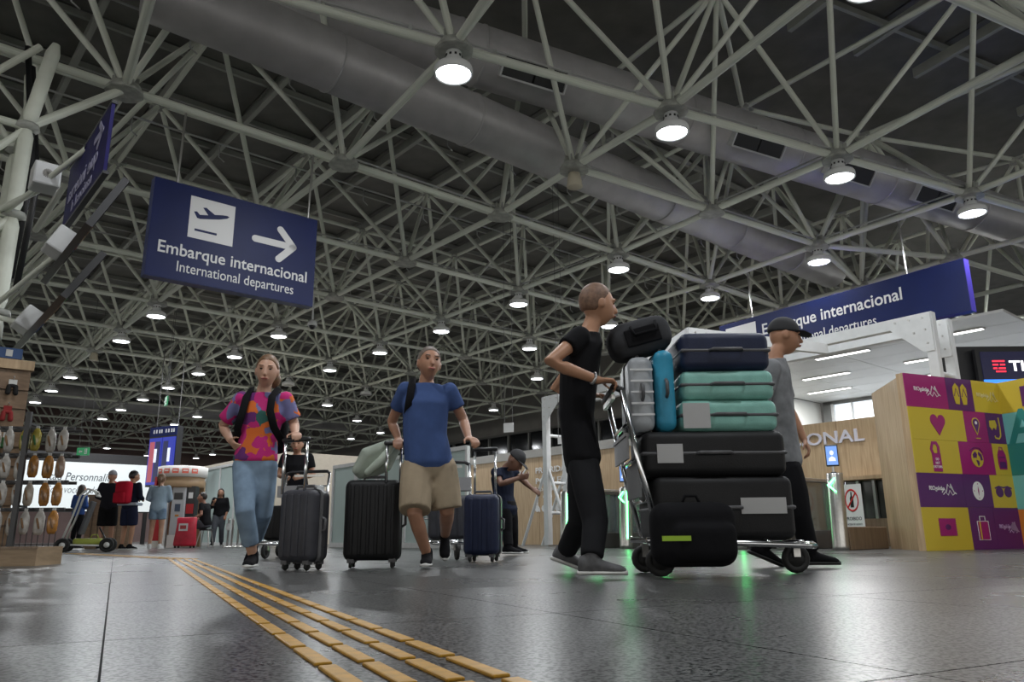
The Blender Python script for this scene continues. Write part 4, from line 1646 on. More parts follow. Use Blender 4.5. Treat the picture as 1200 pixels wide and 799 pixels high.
        fuse('hair', hb_, spec['hair_m'], P, 0.009 if detail else 0.016, 2)
    elif hs == 'cap':
        gsp = bmesh.ops.create_uvsphere(hb_, u_segments=22, v_segments=16, radius=1)
        for v in gsp['verts']:
            x, y, z = v.co
            q = Vector((x * 0.084, y * 0.104 - 0.006, max(z, -0.12) * 0.10 + 0.036))
            v.co = hc + rot @ (q * hk)
        cp = fuse('cap', hb_, spec['hair_m'], P, 0.009 if detail else 0.016, 2)
        br = bmesh.new()
        loft(br, [(hc + rot @ (Vector((0, 0.05, 0.036)) * hk), rot @ Vector((0.075, 0, 0)) * hk, rot @ Vector((0, 0, 0.008)) * hk),
                  (hc + rot @ (Vector((0, 0.11, 0.034)) * hk), rot @ Vector((0.070, 0, 0)) * hk, rot @ Vector((0, 0, 0.006)) * hk),
                  (hc + rot @ (Vector((0, 0.165, 0.022)) * hk), rot @ Vector((0.042, 0, 0)) * hk, rot @ Vector((0, 0, 0.004)) * hk)], 14)
        obj('cap_brim', br, spec.get('brim_m', spec['hair_m']), cp, True)
    # ---- shirt
    sb_ = bmesh.new()
    e = 0.018
    loft(sb_, torso(e, spec.get('shirt_low', -0.08), spec.get('bell', 1.0))[: 7], 18)
    sl_ = spec.get('sleeve', 0.62)
    for s_ in 'ab':
        sh, el, wr = L['sh' + s_], L['el' + s_], L['wr' + s_]
        if sl_ <= 1:
            cuff(sb_, [sh + (el - sh) * 0.0, sh.lerp(el, sl_ * 0.6), sh.lerp(el, sl_)], [0.068 * k, 0.066 * k, 0.065 * k * spec.get('flare', 1.0)])
        else:
            cuff(sb_, [sh, sh.lerp(el, 0.5), el, el.lerp(wr, 0.5), el.lerp(wr, sl_ - 1)], [0.064 * k, 0.062 * k, 0.057 * k, 0.054 * k, 0.046 * k])
    fuse('shirt', sb_, spec['shirt_m'], P, 0.011 if detail else 0.018, 5)
    # ---- trousers / shorts
    tb2 = bmesh.new()
    e = 0.010
    T = torso(e, -0.11)
    loft(tb2, [T[0], T[1], (L['pelvis'] + spine * 0.10 * k, lh * (hw * 1.10 + 0.046 * g), fr_h * (0.098 * g * k))], 18)
    ln = spec.get('legs', 1.95)
    lw = spec.get('legw', 1.0)
    for s_ in 'ab':
        hp, kn, an = L['hip' + s_], L['kn' + s_], L['an' + s_]
        if ln <= 1:
            cuff(tb2, [hp, hp.lerp(kn, ln * 0.5), hp.lerp(kn, ln)], [0.102 * k * g, 0.093 * k * g * lw, 0.088 * k * g * lw])
        else:
            cuff(tb2, [hp, hp.lerp(kn, 0.5), kn, kn.lerp(an, 0.5), kn.lerp(an, ln - 1)], [0.102 * k * g, 0.090 * k * g * lw, 0.070 * k * lw, 0.064 * k * lw, 0.060 * k * lw])
    fuse('trousers' if ln > 1 else 'shorts', tb2, spec['pants_m'], P, 0.011 if detail else 0.018, 5)
    # ---- shoes
    for s_ in 'ab':
        fwd = J['f' + s_]
        shoe_obj('shoe', spec['shoe_m'], spec.get('sole_m', SOLEW), L['an' + s_], fwd, P, k * spec.get('shoek', 1.0), J.get('p' + s_, 0.0))
    return P


def strap_tube(P, name, m, pts, w, base):
    """flat strap through the points"""
    bm = bmesh.new()
    S = []
    pts = [p - base for p in pts]
    for i, p in enumerate(pts):
        d = (pts[min(i + 1, len(pts) - 1)] - pts[max(i - 1, 0)]).normalized()
        x = d.cross(Vector((0, 1, 0))).normalized()
        S.append((p, x * w, x.cross(d) * 0.010))
    loft(bm, S, 10)
    return obj(name, bm, m, P, True)


def cloth(name, c, noise=0.15, ns=6):
    return mat(name, c, 0.9, noise=noise, nscale=ns, bump=0.3, bscale=14, spec=0.15)


JEAN = cloth('light_denim', (0.20, 0.28, 0.38), 0.22, 9)
BLKC = cloth('black_cloth', (0.008, 0.008, 0.0095))
HBROWN = mat('hair_brown', (0.16, 0.085, 0.04), 0.5, noise=0.3, nscale=40)
HDARK = mat('hair_dark', (0.018, 0.013, 0.010), 0.45, noise=0.3, nscale=40)
BLUET = cloth('blue_tee', (0.050, 0.085, 0.21))
BEIGE = cloth('beige_cotton', (0.33, 0.265, 0.185))
PRINT = blotch('floral_print', [(0.50, 0.01, 0.16), (0.62, 0.13, 0.015), (0.12, 0.015, 0.14), (0.50, 0.012, 0.18), (0.02, 0.10, 0.085), (0.62, 0.13, 0.02), (0.46, 0.01, 0.15), (0.16, 0.16, 0.34)], 12)
V = Vector
Zu = V((0, 0, 1))

# ---- woman in a bright blouse
Y0 = 5.94
J = dict(base=V((at(292, 668, Y0).x, Y0, 0)), pelvis=at(299, 540, Y0), waist=at(303, 512, Y0), chest=at(307, 485, Y0), neck=at(309, 458, Y0),
         head=at(313, 436, Y0 - 0.03), face=V((0.18, -1, -0.12)), up=V((0.05, 0, 1)),
         sha=at(284, 467, Y0 + 0.02), shb=at(334, 467, Y0), ela=at(261, 499, Y0 + 0.10), wra=at(270, 516, Y0 - 0.02), elb=at(345, 497, Y0 + 0.06), wrb=at(346, 509, Y0 - 0.12),
         hipa=at(287, 545, Y0), hipb=at(311, 545, Y0), kna=at(287, 600, Y0 - 0.14), knb=at(308, 602, Y0 + 0.04), ana=V((at(293, 655, 5.86).x, 5.92, 0.10)), anb=V((at(296, 655, 6.3).x, 6.28, 0.17)),
         fa=V((0.1, -1, 0)), fb=V((0.1, -1, 0)), pb=-0.55, ha=V((0.55, -0.4, -0.5)), na=V((0.4, 0.3, 0.2)), hb=V((0.35, -0.9, -0.05)), nb=V((0, 0, -1)), tb=V((-1, 0, 0.1)))
wS_ = dict(skin=(0.50, 0.29, 0.20), hair='bun', hair_m=HBROWN, shirt_m=PRINT, sleeve=0.80, flare=1.15, shirt_low=-0.02, pants_m=JEAN, legs=1.74, legw=1.05, shoe_m=BLKC, k=0.98, girth=0.95)
woman = person('woman in a bright magenta and orange blouse and jeans pulling a grey suitcase', J, wS_)
b_ = J['base']
for sx, sh in ((-1, J['sha']), (1, J['shb'])):
    q = sh.lerp(J['neck'], 0.35)
    strap_tube(woman, 'backpack_strap', BLKC, [q + V((0, 0.09, 0.0)), q + V((0, 0.02, 0.062)), q + V((-sx * 0.01, -0.10, -0.02)), q + V((-sx * 0.005, -0.145, -0.14)), q + V((sx * 0.03, -0.13, -0.27)), q + V((sx * 0.07, 0.02, -0.38))], 0.030, b_)
bp_ = bmesh.new()
rbox(bp_, J['chest'] - b_ + V((0, 0.20, -0.08)), (0.30, 0.16, 0.42), 0.06)
obj('backpack', bp_, BLKC, woman, True)

# ---- man in blue t-shirt and beige shorts
Y0 = 5.93
J = dict(base=V((at(502, 665, Y0).x, Y0, 0)), pelvis=at(503, 543, Y0), waist=at(498, 508, Y0), chest=at(499, 474, Y0), neck=at(499, 447, Y0), head=at(503, 427, Y0 - 0.02),
         face=V((0.35, -1, 0.05)), up=V((0.08, 0, 1)), sha=at(476, 456, Y0), shb=at(526, 457, Y0 + 0.03), ela=at(459, 494, Y0 + 0.15), wra=at(467, 515, Y0 + 0.12),
         elb=at(543, 492, Y0 + 0.10), wrb=at(549, 513, Y0 - 0.10), hipa=at(489, 548, Y0), hipb=at(517, 548, Y0 + 0.02), kna=at(486, 603, Y0 - 0.16), knb=at(524, 600, Y0 + 0.02),
         ana=V((at(500, 655, 5.93).x, 5.95, 0.10)), anb=V((at(521, 640, 6.35).x, 6.38, 0.24)), fa=V((0.06, -1, 0)), fb=V((0.1, -1, 0)), pb=-0.8,
         ha=V((0.1, -0.9, -0.25)), na=V((0, 0, -1)), ta=V((1, 0, 0.1)), hb=V((0.5, -0.8, -0.25)), nb=V((0, 0, -1)), tb=V((-1, 0, 0.1)))
mS = dict(skin=(0.36, 0.185, 0.115), hair='short', hair_m=mat('hair_grey', (0.13, 0.10, 0.08), 0.6, noise=0.3, nscale=40), shirt_m=BLUET, sleeve=0.60, pants_m=BEIGE, legs=0.93, legw=1.12,
          shoe_m=BLKC, girth=1.18, bell=1.1, k=1.03, shirt_low=-0.06)
man = person('man in a blue t-shirt and beige shorts wheeling a large black suitcase', J, mS)
q = J['sha'].lerp(J['neck'], 0.30)
strap_tube(man, 'backpack_strap', BLKC, [q + V((0, 0.10, 0.0)), q + V((0, 0.02, 0.07)), q + V((0.01, -0.11, -0.03)), q + V((-0.005, -0.13, -0.16)), q + V((-0.04, 0.0, -0.30))], 0.03, J['base'])

# ---- man pushing the loaded cart
Y0 = 4.65
GT = cloth('dark_trousers', (0.014, 0.0145, 0.0165))
J = dict(base=V((0.44, Y0, 0)), pelvis=at(690, 535, Y0), waist=at(683, 485, Y0), chest=at(687, 430, Y0), neck=at(699, 386, Y0), head=at(708, 358, Y0 ), face=V((1, 0.22, -0.10)), up=V((0.18, 0, 1)),
         sha=at(688, 394, Y0 - 0.18), shb=at(701, 398, Y0 + 0.18), ela=at(652, 424, Y0 - 0.33), wra=V((0.545, 4.43, 1.115)), elb=V((0.32, 5.00, 1.16)), wrb=V((0.545, 4.93, 1.115)),
         hipa=at(692, 545, Y0 - 0.10), hipb=at(690, 545, Y0 + 0.10), kna=at(706, 612, Y0 - 0.22), knb=at(688, 610, Y0 + 0.14), ana=V((at(703, 668, 4.3).x, 4.33, 0.10)), anb=V((at(671, 662, 5.05).x, 5.05, 0.13)),
         fa=V((1, -0.15, 0)), fb=V((1, 0.1, 0)), pb=-0.35, ha=V((1, 0.05, -0.05)), hb=V((1, 0, -0.05)), na=V((0.2, 0, -1)), nb=V((0.2, 0, -1)), ta=V((0, 1, 0.1)), tb=V((0, -1, 0.1)))
for k_ in list(J):
    if isinstance(J[k_], Vector) and k_ not in ('face', 'up', 'fa', 'fb', 'ha', 'hb', 'na', 'nb', 'ta', 'tb'):
        J[k_] = J[k_] + V((-0.04, 0, 0))
fS = dict(skin=(0.42, 0.22, 0.13), hair='short', hair_m=mat('hair_cropped', (0.17, 0.095, 0.06), 0.6, noise=0.3, nscale=40), shirt_m=BLKC, sleeve=0.45, pants_m=GT, legs=1.93, legw=1.08,
          shoe_m=mat('grey_suede', (0.10, 0.10, 0.105), 0.8, noise=0.3, nscale=20), girth=0.92, k=1.0, curl=1.1)
fman = person('man in black leaning forward to push the loaded luggage cart', J, fS)
el, wr = J['ela'] - J['base'], J['wra'] - J['base']
bm = bmesh.new()
bm_ring(bm, el.lerp(wr, 0.90), wr - el, 0.030, 0.010, 18)
obj('wristwatch', bm, mat('watch_silver', (0.55, 0.55, 0.55), 0.3, 0.8), fman, True)

# ---- person in grey walking ahead of the cart
Y0 = 5.45
GREYT = cloth('grey_marl', (0.19, 0.195, 0.205), 0.25, 12)
J = dict(base=V((2.12, Y0, 0)), pelvis=at(917, 540, Y0), waist=at(912, 500, Y0), chest=at(905, 455, Y0), neck=at(908, 416, Y0), head=at(919, 395, Y0), face=V((1, -0.10, -0.12)), up=V((0.25, 0, 1)),
         sha=at(905, 430, Y0 - 0.19), shb=at(912, 430, Y0 + 0.19), ela=at(886, 488, Y0 - 0.24), wra=at(903, 535, Y0 - 0.16), elb=at(925, 480, Y0 + 0.26), wrb=at(942, 515, Y0 + 0.20),
         hipa=at(921, 550, Y0 - 0.09), hipb=at(917, 550, Y0 + 0.09), kna=at(938, 605, Y0 - 0.12), knb=at(912, 608, Y0 + 0.12), ana=V((at(950, 657, 5.38).x, 5.38, 0.10)), anb=V((at(893, 645, 5.6).x, 5.60, 0.14)),
         fa=V((1, -0.1, 0)), fb=V((1, 0.05, 0)), pb=-0.4, ha=V((0.2, 0, -1)))
gS = dict(skin=(0.38, 0.19, 0.11), hair='cap', hair_m=mat('cap_black', (0.02, 0.02, 0.022), 0.8), shirt_m=GREYT, sleeve=0.75, pants_m=BLKC, legs=1.95, legw=1.05, shoe_m=BLKC, sole_m=RUBBER, girth=1.08, k=1.0)
person('person in a grey t-shirt and black cap walking beyond the luggage cart', J, gS)

# ---- guard bending over a phone by the gates
Y0 = 9.36
NAVY = cloth('navy_uniform', (0.012, 0.016, 0.032))
J = dict(base=V((at(598, 650, Y0).x, Y0, 0)), pelvis=at(594, 596, Y0), waist=at(590, 580, Y0), chest=at(589, 560, Y0), neck=at(596, 545, Y0 - 0.04), head=at(604, 540, Y0 - 0.09), face=V((0.75, -0.35, -0.75)), up=V((0.6, -0.2, 0.6)),
         sha=at(581, 553, Y0 - 0.12), shb=at(599, 553, Y0 + 0.14), ela=at(587, 567, Y0 - 0.24), wra=at(608, 560, Y0 - 0.26), elb=at(612, 562, Y0 + 0.12), wrb=at(623, 572, Y0 + 0.05),
         hipa=at(590, 598, Y0 - 0.08), hipb=at(597, 598, Y0 + 0.08), kna=at(594, 623, Y0 - 0.08), knb=at(601, 623, Y0 + 0.06), ana=V((at(596, 645, 9.2).x, 9.22, 0.10)), anb=V((at(602, 645, 9.5).x, 9.50, 0.10)),
         fa=V((0.9, -0.5, 0)), fb=V((0.9, -0.3, 0)), ha=V((1, -0.1, 0.2)), hb=V((0.8, -0.1, -0.5)))
gu = dict(skin=(0.17, 0.085, 0.055), hair='cap', hair_m=mat('cap_black', (0.02, 0.02, 0.022), 0.8), shirt_m=NAVY, sleeve=0.55, pants_m=BLKC, legs=1.95, shoe_m=BLKC, k=0.97, voxel=0.0105)
person('guard in navy uniform and cap bending forward beside the entry gates', J, gu)


# ---- standing figures further off
def standing(label, x, y, h_, face_deg, spec, group=None, arm='down', lean=0.0, stance=0.0, look=0.0):
    k = h_ / 1.72
    f = V((math.sin(R(face_deg)), math.cos(R(face_deg)), 0))
    r_ = V((f.y, -f.x, 0))
    o = V((x, y, 0))

    def p(a, b, c):
        return o + r_ * a * k + f * b * k + Zu * c * k
    J = dict(base=o, pelvis=p(0, 0, 0.94), neck=p(0, 0.01 + lean, 1.45), head=p(0, 0.04 + lean * 1.4, 1.585), face=f + r_ * look + V((0, 0, -0.1)),
             sha=p(-0.175, lean, 1.41), shb=p(0.175, lean, 1.41), hipa=p(-0.09, 0, 0.90), hipb=p(0.09, 0, 0.90),
             kna=p(-0.10, 0.03, 0.50), knb=p(0.10, 0.03 + stance * 0.3, 0.50), ana=p(-0.11, -stance * 0.3, 0.10), anb=p(0.11, stance * 0.5, 0.10), fa=f - r_ * 0.2, fb=f + r_ * 0.2)
    if arm == 'down':
        J.update(ela=p(-0.25, lean - 0.03, 1.13), wra=p(-0.25, lean + 0.07, 0.89), elb=p(0.25, lean - 0.03, 1.13), wrb=p(0.25, lean + 0.07, 0.89))
    elif arm == 'front':
        J.update(ela=p(-0.25, lean, 1.14), wra=p(-0.12, lean + 0.24, 1.10), elb=p(0.25, lean, 1.14), wrb=p(0.12, lean + 0.24, 1.10))
    elif arm == 'phone':
        J.update(ela=p(-0.24, lean, 1.14), wra=p(-0.20, lean + 0.08, 0.90), elb=p(0.24, lean + 0.05, 1.14), wrb=p(0.16, lean + 0.22, 1.28))
    s_ = dict(k=k, voxel=0.016, shoe_m=BLKC, hair_m=HDARK, skin=(0.36, 0.19, 0.12))
    s_.update(spec)
    return person(label, J, s_, group), o, f, r_, k


pos = at(122, 640, 16.6)
g1, o, f, r_, k = standing('teenager in a grey cap and black jacket with red shoulder patch', pos.x, 16.6, 1.66, -20,
                           dict(hair='cap', hair_m=cloth('cap_grey', (0.30, 0.30, 0.32)), brim_m=RED, shirt_m=cloth('boy_jacket', (0.016, 0.016, 0.022)), sleeve=1.9, pants_m=cloth('boy_shorts', (0.008, 0.008, 0.009)), legs=0.95, legw=1.15), arm='front')
sp = ball(bmesh.new(), r_ * 0.02 + f * 0.10 + Zu * 1.38, (0.10, 0.06, 0.07))
obj('collar', sp, RED, g1, True)
pos = at(147, 640, 16.2)
g2, o, f, r_, k = standing('teenager in navy jacket and shorts wearing a red backpack', pos.x, 16.2, 1.62, 15,
                           dict(hair='short', shirt_m=NAVY, sleeve=1.9, pants_m=cloth('navy_shorts', (0.016, 0.02, 0.045)), legs=0.92, legw=1.2, skin=(0.42, 0.24, 0.16)), arm='front', look=0.5)
rp = bmesh.new()
rbox(rp, -f * 0.22 + Zu * 1.16, (0.33, 0.20, 0.46), 0.07, 3, Matrix.Rotation(R(-15), 4, 'Z'))
rbox(rp, -f * 0.33 + Zu * 1.05, (0.26, 0.08, 0.22), 0.03, 2, Matrix.Rotation(R(-15), 4, 'Z'))
bpk_ = obj('backpack', rp, cloth('red_pack', (0.42, 0.012, 0.03)), g2, True)
wb_ = bmesh.new()
rbox(wb_, Zu * 0.93, (0.40, 0.30, 0.06), 0.02)
obj('waistband', wb_, cloth('jacket_hem', (0.40, 0.45, 0.52)), g2, True)
pos = at(181, 640, 16.6)
g3, o, f, r_, k = standing('girl in a light blue hoodie and denim shorts with a ponytail', pos.x, 16.6, 1.58, -12,
                           dict(hair='pony', hair_m=HBROWN, shirt_m=cloth('pale_blue_fleece', (0.34, 0.44, 0.54)), sleeve=1.9, pants_m=JEAN, legs=0.55, legw=1.1, skin=(0.48, 0.27, 0.18), shoe_m=cloth('white_shoe', (0.65, 0.65, 0.65))), arm='front')
pos = at(88, 630, 18.6)
standing('person in blue with long dark hair half hidden behind the hanging slippers', pos.x, 18.6, 1.5, 20, dict(hair='long', shirt_m=cloth('royal_blue', (0.03, 0.07, 0.22)), sleeve=1.9, pants_m=BLKC), arm='front')
pos = at(254, 639, 22.2)
standing('woman with curly dark hair and grey trousers leaning near the frosted glass', pos.x, 22.2, 1.60, 165, dict(hair='long', shirt_m=BLKC, sleeve=1.5, pants_m=cloth('grey_denim', (0.06, 0.065, 0.075)), legw=1.15), arm='phone', stance=0.4)
pos = at(342, 640, 10.35)
standing('person in black pushing a baggage trolley behind the woman', pos.x, 10.35, 1.56, 175, dict(hair='short', shirt_m=BLKC, sleeve=0.6, pants_m=BLKC, voxel=0.0115), arm='front')
# seated person on the stool
pos = at(236, 640, 20.6)
o = V((pos.x, 20.6, 0))
J = dict(base=o, pelvis=o + V((0.06, 0, 0.60)), neck=o + V((-0.04, 0, 1.12)), head=o + V((-0.08, -0.02, 1.27)), face=V((-1, -0.25, 0)), sha=o + V((-0.02, -0.19, 1.08)), shb=o + V((0, 0.19, 1.08)),
         ela=o + V((0.03, -0.27, 0.82)), wra=o + V((-0.22, -0.22, 0.72)), elb=o + V((0.03, 0.27, 0.82)), wrb=o + V((-0.22, 0.18, 0.72)), hipa=o + V((0.0, -0.10, 0.58)), hipb=o + V((0.0, 0.10, 0.58)),
         kna=o + V((-0.42, -0.13, 0.56)), knb=o + V((-0.42, 0.13, 0.56)), ana=o + V((-0.34, -0.14, 0.13)), anb=o + V((-0.36, 0.14, 0.13)), fa=V((-1, -0.2, 0)), fb=V((-1, 0.1, 0)))
person('person in black sitting on a stool in front of the frosted glass', J, dict(k=1.0, voxel=0.016, girth=1.2, skin=(0.30, 0.15, 0.10), hair='short', hair_m=HDARK, shirt_m=BLKC, sleeve=0.6, pants_m=cloth('grey_denim', (0.06, 0.065, 0.075)), shoe_m=BLKC))
st_ = thing('bar_stool', 'thin steel stool carrying the seated person', 'stool', o + V((0.08, 0, 0)))
lathe('seat', DARK, [(0.16, 0.425), (0.17, 0.44), (0.17, 0.46), (0.15, 0.47)], st_, 16)
for sx in (-1, 1):
    for sy in (-1, 1):
        rod('leg', STEEL, (sx * 0.10, sy * 0.10, 0.43), (sx * 0.17, sy * 0.17, 0), 0.012, st_)
# ================================================================== LUGGAGE
def lug(name, c, rough=0.5, n=0.12):
    return mat(name, c, rough, noise=n, nscale=12, bump=0.12, bscale=120, spec=0.3)


L_BLACK = lug('case_black', (0.009, 0.009, 0.010), 0.55)
L_CHAR = lug('case_charcoal', (0.045, 0.046, 0.055), 0.5)
L_NAVY = lug('case_navy', (0.014, 0.020, 0.05), 0.5)
L_MINT = lug('case_mint', (0.22, 0.46, 0.40), 0.45)
L_TURQ = lug('case_turquoise', (0.035, 0.27, 0.42), 0.4)
L_SILV = lug('case_silver', (0.34, 0.36, 0.38), 0.35)
TRIM = lug('case_trim', (0.10, 0.10, 0.105), 0.4)


def wheel_bm(c, ax, r, w):
    bm = bmesh.new()
    bm_ring(bm, c, ax, r - w, w, 16)
    bm_lathe(bm, [(r * 0.72, -w * 0.6), (r * 0.72, w * 0.6)], 12, c, frame_rot(ax))
    return bm


def frame_rot(ax):
    x, y = frame_of(Vector(ax))
    return Matrix((x, y, Vector(ax).normalized())).transposed()


def suitcase(label, loc, size, m, rz=0.0, handle=0.45, ribs=5, tilt=None, name='suitcase', group=None, soft=False, wheels=True, labels=(), lie=False, hx=0.0, hy=0.28, hwid=0.10, grip_side='x'):
    """upright case: width x, depth y, height z; lie = resting on its back panel"""
    w, d, h_ = size
    t = thing(name, label, 'suitcase', loc, rz, group)
    if tilt is not None:
        t.rotation_euler = tilt
    zo = 0.06 if (wheels and not lie) else 0.0
    bm = bmesh.new()
    rbox(bm, (0, 0, zo + (h_ - zo) / 2), (w, d, h_ - zo), min(0.055, d * 0.28), 4)
    body = obj('shell', bm, m, t, True)
    rb_ = bmesh.new()
    for k in range(ribs):
        x = -w / 2 + w * (k + 1) / (ribs + 1)
        for sy in (-1, 1):
            rbox(rb_, (x, sy * (d / 2 + 0.001), zo + (h_ - zo) / 2), (w / (ribs + 1) * 0.45, 0.016, (h_ - zo) * 0.86), 0.006, 2)
    if ribs:
        o = obj('rib', rb_, m, body, True)
        o['kind'] = 'stuff'
    zb_ = bmesh.new()
    rbox(zb_, (0, 0, zo + (h_ - zo) / 2), (w + 0.008, 0.022, h_ - zo + 0.008), 0.05, 4)
    obj('zip_band', zb_, TRIM, t, True)
    ax_ = (0, 1) if grip_side == 'y' else (1, 0)
    tube('top_handle', TRIM, [(q * ax_[0], q * ax_[1], h_ + z_) for q, z_ in ((-0.09, -0.01), (-0.075, 0.028), (0.075, 0.028), (0.09, -0.01))], 0.012, t)
    if grip_side == 'y':
        tube('side_handle', TRIM, [(0, -d / 2 + 0.01, zo + (h_ - zo) * 0.40), (0, -d / 2 - 0.03, zo + (h_ - zo) * 0.44), (0, -d / 2 - 0.03, zo + (h_ - zo) * 0.58), (0, -d / 2 + 0.01, zo + (h_ - zo) * 0.62)], 0.011, t)
    else:
        tube('side_handle', TRIM, [(w / 2 - 0.01, 0, zo + (h_ - zo) * 0.40), (w / 2 + 0.03, 0, zo + (h_ - zo) * 0.44), (w / 2 + 0.03, 0, zo + (h_ - zo) * 0.58), (w / 2 - 0.01, 0, zo + (h_ - zo) * 0.62)], 0.011, t)
    if handle:
        q = obj('telescopic_handle', bm_tube(bm_tube(bmesh.new(), [(hx - hwid, d * hy, h_ - 0.03), (hx - hwid, d * hy, h_ + handle)], 0.012, 8), [(hx + hwid, d * hy, h_ - 0.03), (hx + hwid, d * hy, h_ + handle)], 0.012, 8), CHROME, t, True)
        gb = bmesh.new()
        rbox(gb, (hx, d * hy, h_ + handle + 0.01), (hwid * 2 + 0.05, 0.035, 0.035), 0.014, 2)
        obj('grip', gb, DARK, q, True)
    if wheels:
        for sx in (-1, 1):
            for sy in (-1, 1):
                c = (sx * (w / 2 - 0.06), sy * (d / 2 - 0.05), 0.032)
                wo = obj('wheel', wheel_bm(c, (1, 0, 0), 0.032, 0.014), RUBBER, t, True)
                box('wheel_fork', TRIM, (c[0], c[1], 0.062), (0.05, 0.05, 0.04), wo)
    for (x, z, lw, lh) in labels:
        box('paper_label', PAPER, (x, -d / 2 - 0.012, z), (lw, 0.004, lh), t)
    return t


Yc = 5.97
b = at(362, 668, 6.0)
suitcase('dark grey ribbed cabin suitcase pulled by the woman', V((-1.55, 5.82, 0)), (0.31, 0.24, 0.575), L_CHAR, R(-22), 0.36, 4, hx=-0.05, hy=-0.36)
b = at(438, 662, 6.6)
suitcase('large black ribbed suitcase beside the man in beige shorts', V((-1.09, 6.12, 0)), (0.43, 0.29, 0.66), L_BLACK, R(5), 0.272, 6, hx=0.15, hy=-0.44, hwid=0.055)
b = at(566, 658, 7.2)
suitcase('navy blue suitcase with rounded top right of the man in shorts', V((b.x, 7.25, 0)), (0.33, 0.26, 0.60), L_NAVY, R(-12), 0.42, 3)

# green-white jacket over the black suitcase handle
JAC = cloth('pale_green_jacket', (0.36, 0.41, 0.35), 0.25, 5)
jc = V((-1.05, 6.10, 0.83))
jk = thing('jacket', 'pale green folded jacket draped over the black suitcase handle', 'jacket', jc)
bm = bmesh.new()
for pts, rs in (([V((-0.15, 0, -0.10)), V((-0.06, 0, 0.02)), V((0.10, 0.0, 0.11))], [0.06, 0.085, 0.05]), ([V((-0.11, 0.04, -0.11)), V((0.02, 0.04, -0.03)), V((0.12, 0.03, 0.10))], [0.05, 0.08, 0.045]),
                ([V((-0.17, -0.04, -0.09)), V((-0.10, -0.05, 0.03)), V((0.07, -0.04, 0.11))], [0.045, 0.06, 0.04])):
    limb(bm, pts, rs)
fuse('cloth_fold', bm, JAC, jk, 0.011, 3)
limb_b = bmesh.new()
limb(limb_b, [V((-0.08, -0.08, -0.11)), V((0.02, -0.085, -0.02)), V((0.09, -0.06, 0.08))], [0.03, 0.035, 0.028])
obj('sleeve', limb_b, JAC, jk, True)


# ------------------------------------------------------------------ airport carts
def airport_cart(label, loc, rz, L=1.0, wdt=0.6, hh=1.02, name='luggage_cart', folded=False):
    """chrome baggage cart: handle end at -x, nose at +x"""
    t = thing(name, label, 'cart', loc, rz)
    for sy in (-1, 1):
        y = sy * wdt / 2
        tube('side_frame', CHROME, [(-L / 2, y, 0.20), (L / 2 - 0.08, y * 0.82, 0.165), (L / 2, y * 0.6, 0.16)], 0.018, t)
        tube('upright', CHROME, [(-L / 2 + 0.08, y, 0.19), (-L / 2 - 0.02, y, 0.62), (-L / 2 - 0.10, y, hh)], 0.017, t)
    tube('nose_bar', CHROME, [(L / 2, -wdt * 0.3, 0.16), (L / 2 + 0.05, 0, 0.17), (L / 2, wdt * 0.3, 0.16)], 0.018, t)
    for k in range(5):
        x = -L / 2 + 0.12 + k * (L - 0.22) / 4
        tube('deck_bar', CHROME, [(x, -wdt / 2 * 0.92, 0.185), (x, wdt / 2 * 0.92, 0.185)], 0.010, t, 6)
    hb = tube('handle_bar', DARK, [(-L / 2 - 0.10, -wdt / 2, hh), (-L / 2 - 0.14, -wdt / 2 + 0.05, hh + 0.03), (-L / 2 - 0.14, wdt / 2 - 0.05, hh + 0.03), (-L / 2 - 0.10, wdt / 2, hh)], 0.020, t)
    box('brake_lever', STEEL, (-L / 2 - 0.14, 0, hh - 0.02), (0.02, wdt * 0.7, 0.03), hb)
    for z_ in (0.42, 0.66, 0.86):
        xx = -L / 2 + 0.08 - (z_ - 0.19) * 0.22
        tube('cross_bar', CHROME, [(xx, -wdt / 2, z_), (xx, wdt / 2, z_)], 0.012, t, 6)
    box('advert_plate', mat('cart_plate', (0.17, 0.175, 0.18), 0.6), (-L / 2 - 0.01, 0, 0.54), (0.015, wdt * 0.78, 0.20), t)
    if folded:
        boxes('basket', mat('cart_basket', (0.30, 0.30, 0.31), 0.55, 0.2), [((-L / 2 - 0.075, 0, 0.72), (0.012, wdt * 0.9, 0.13)), ((-L / 2 - 0.075, 0, 0.795), (0.03, wdt * 0.9, 0.02))], t)
    else:
        bk = boxes('basket', mat('cart_basket', (0.30, 0.30, 0.31), 0.55, 0.2), [((-L / 2 + 0.08, 0, 0.72), (0.24, wdt * 0.9, 0.012)), ((-L / 2 + 0.19, 0, 0.79), (0.012, wdt * 0.9, 0.13)), ((-L / 2 + 0.08, wdt * 0.44, 0.79), (0.22, 0.012, 0.13)), ((-L / 2 + 0.08, -wdt * 0.44, 0.79), (0.22, 0.012, 0.13))], t)
    for x, y in ((-L / 2 + 0.08, wdt / 2 - 0.05), (-L / 2 + 0.08, -wdt / 2 + 0.05), (L / 2 - 0.05, 0)):
        wo = obj('wheel', wheel_bm((x, y, 0.085), (0, 1, 0), 0.085, 0.022), RUBBER, t, True)
        box('wheel_fork', STEEL, (x, y, 0.135), (0.04, 0.07, 0.08), wo)
    return t


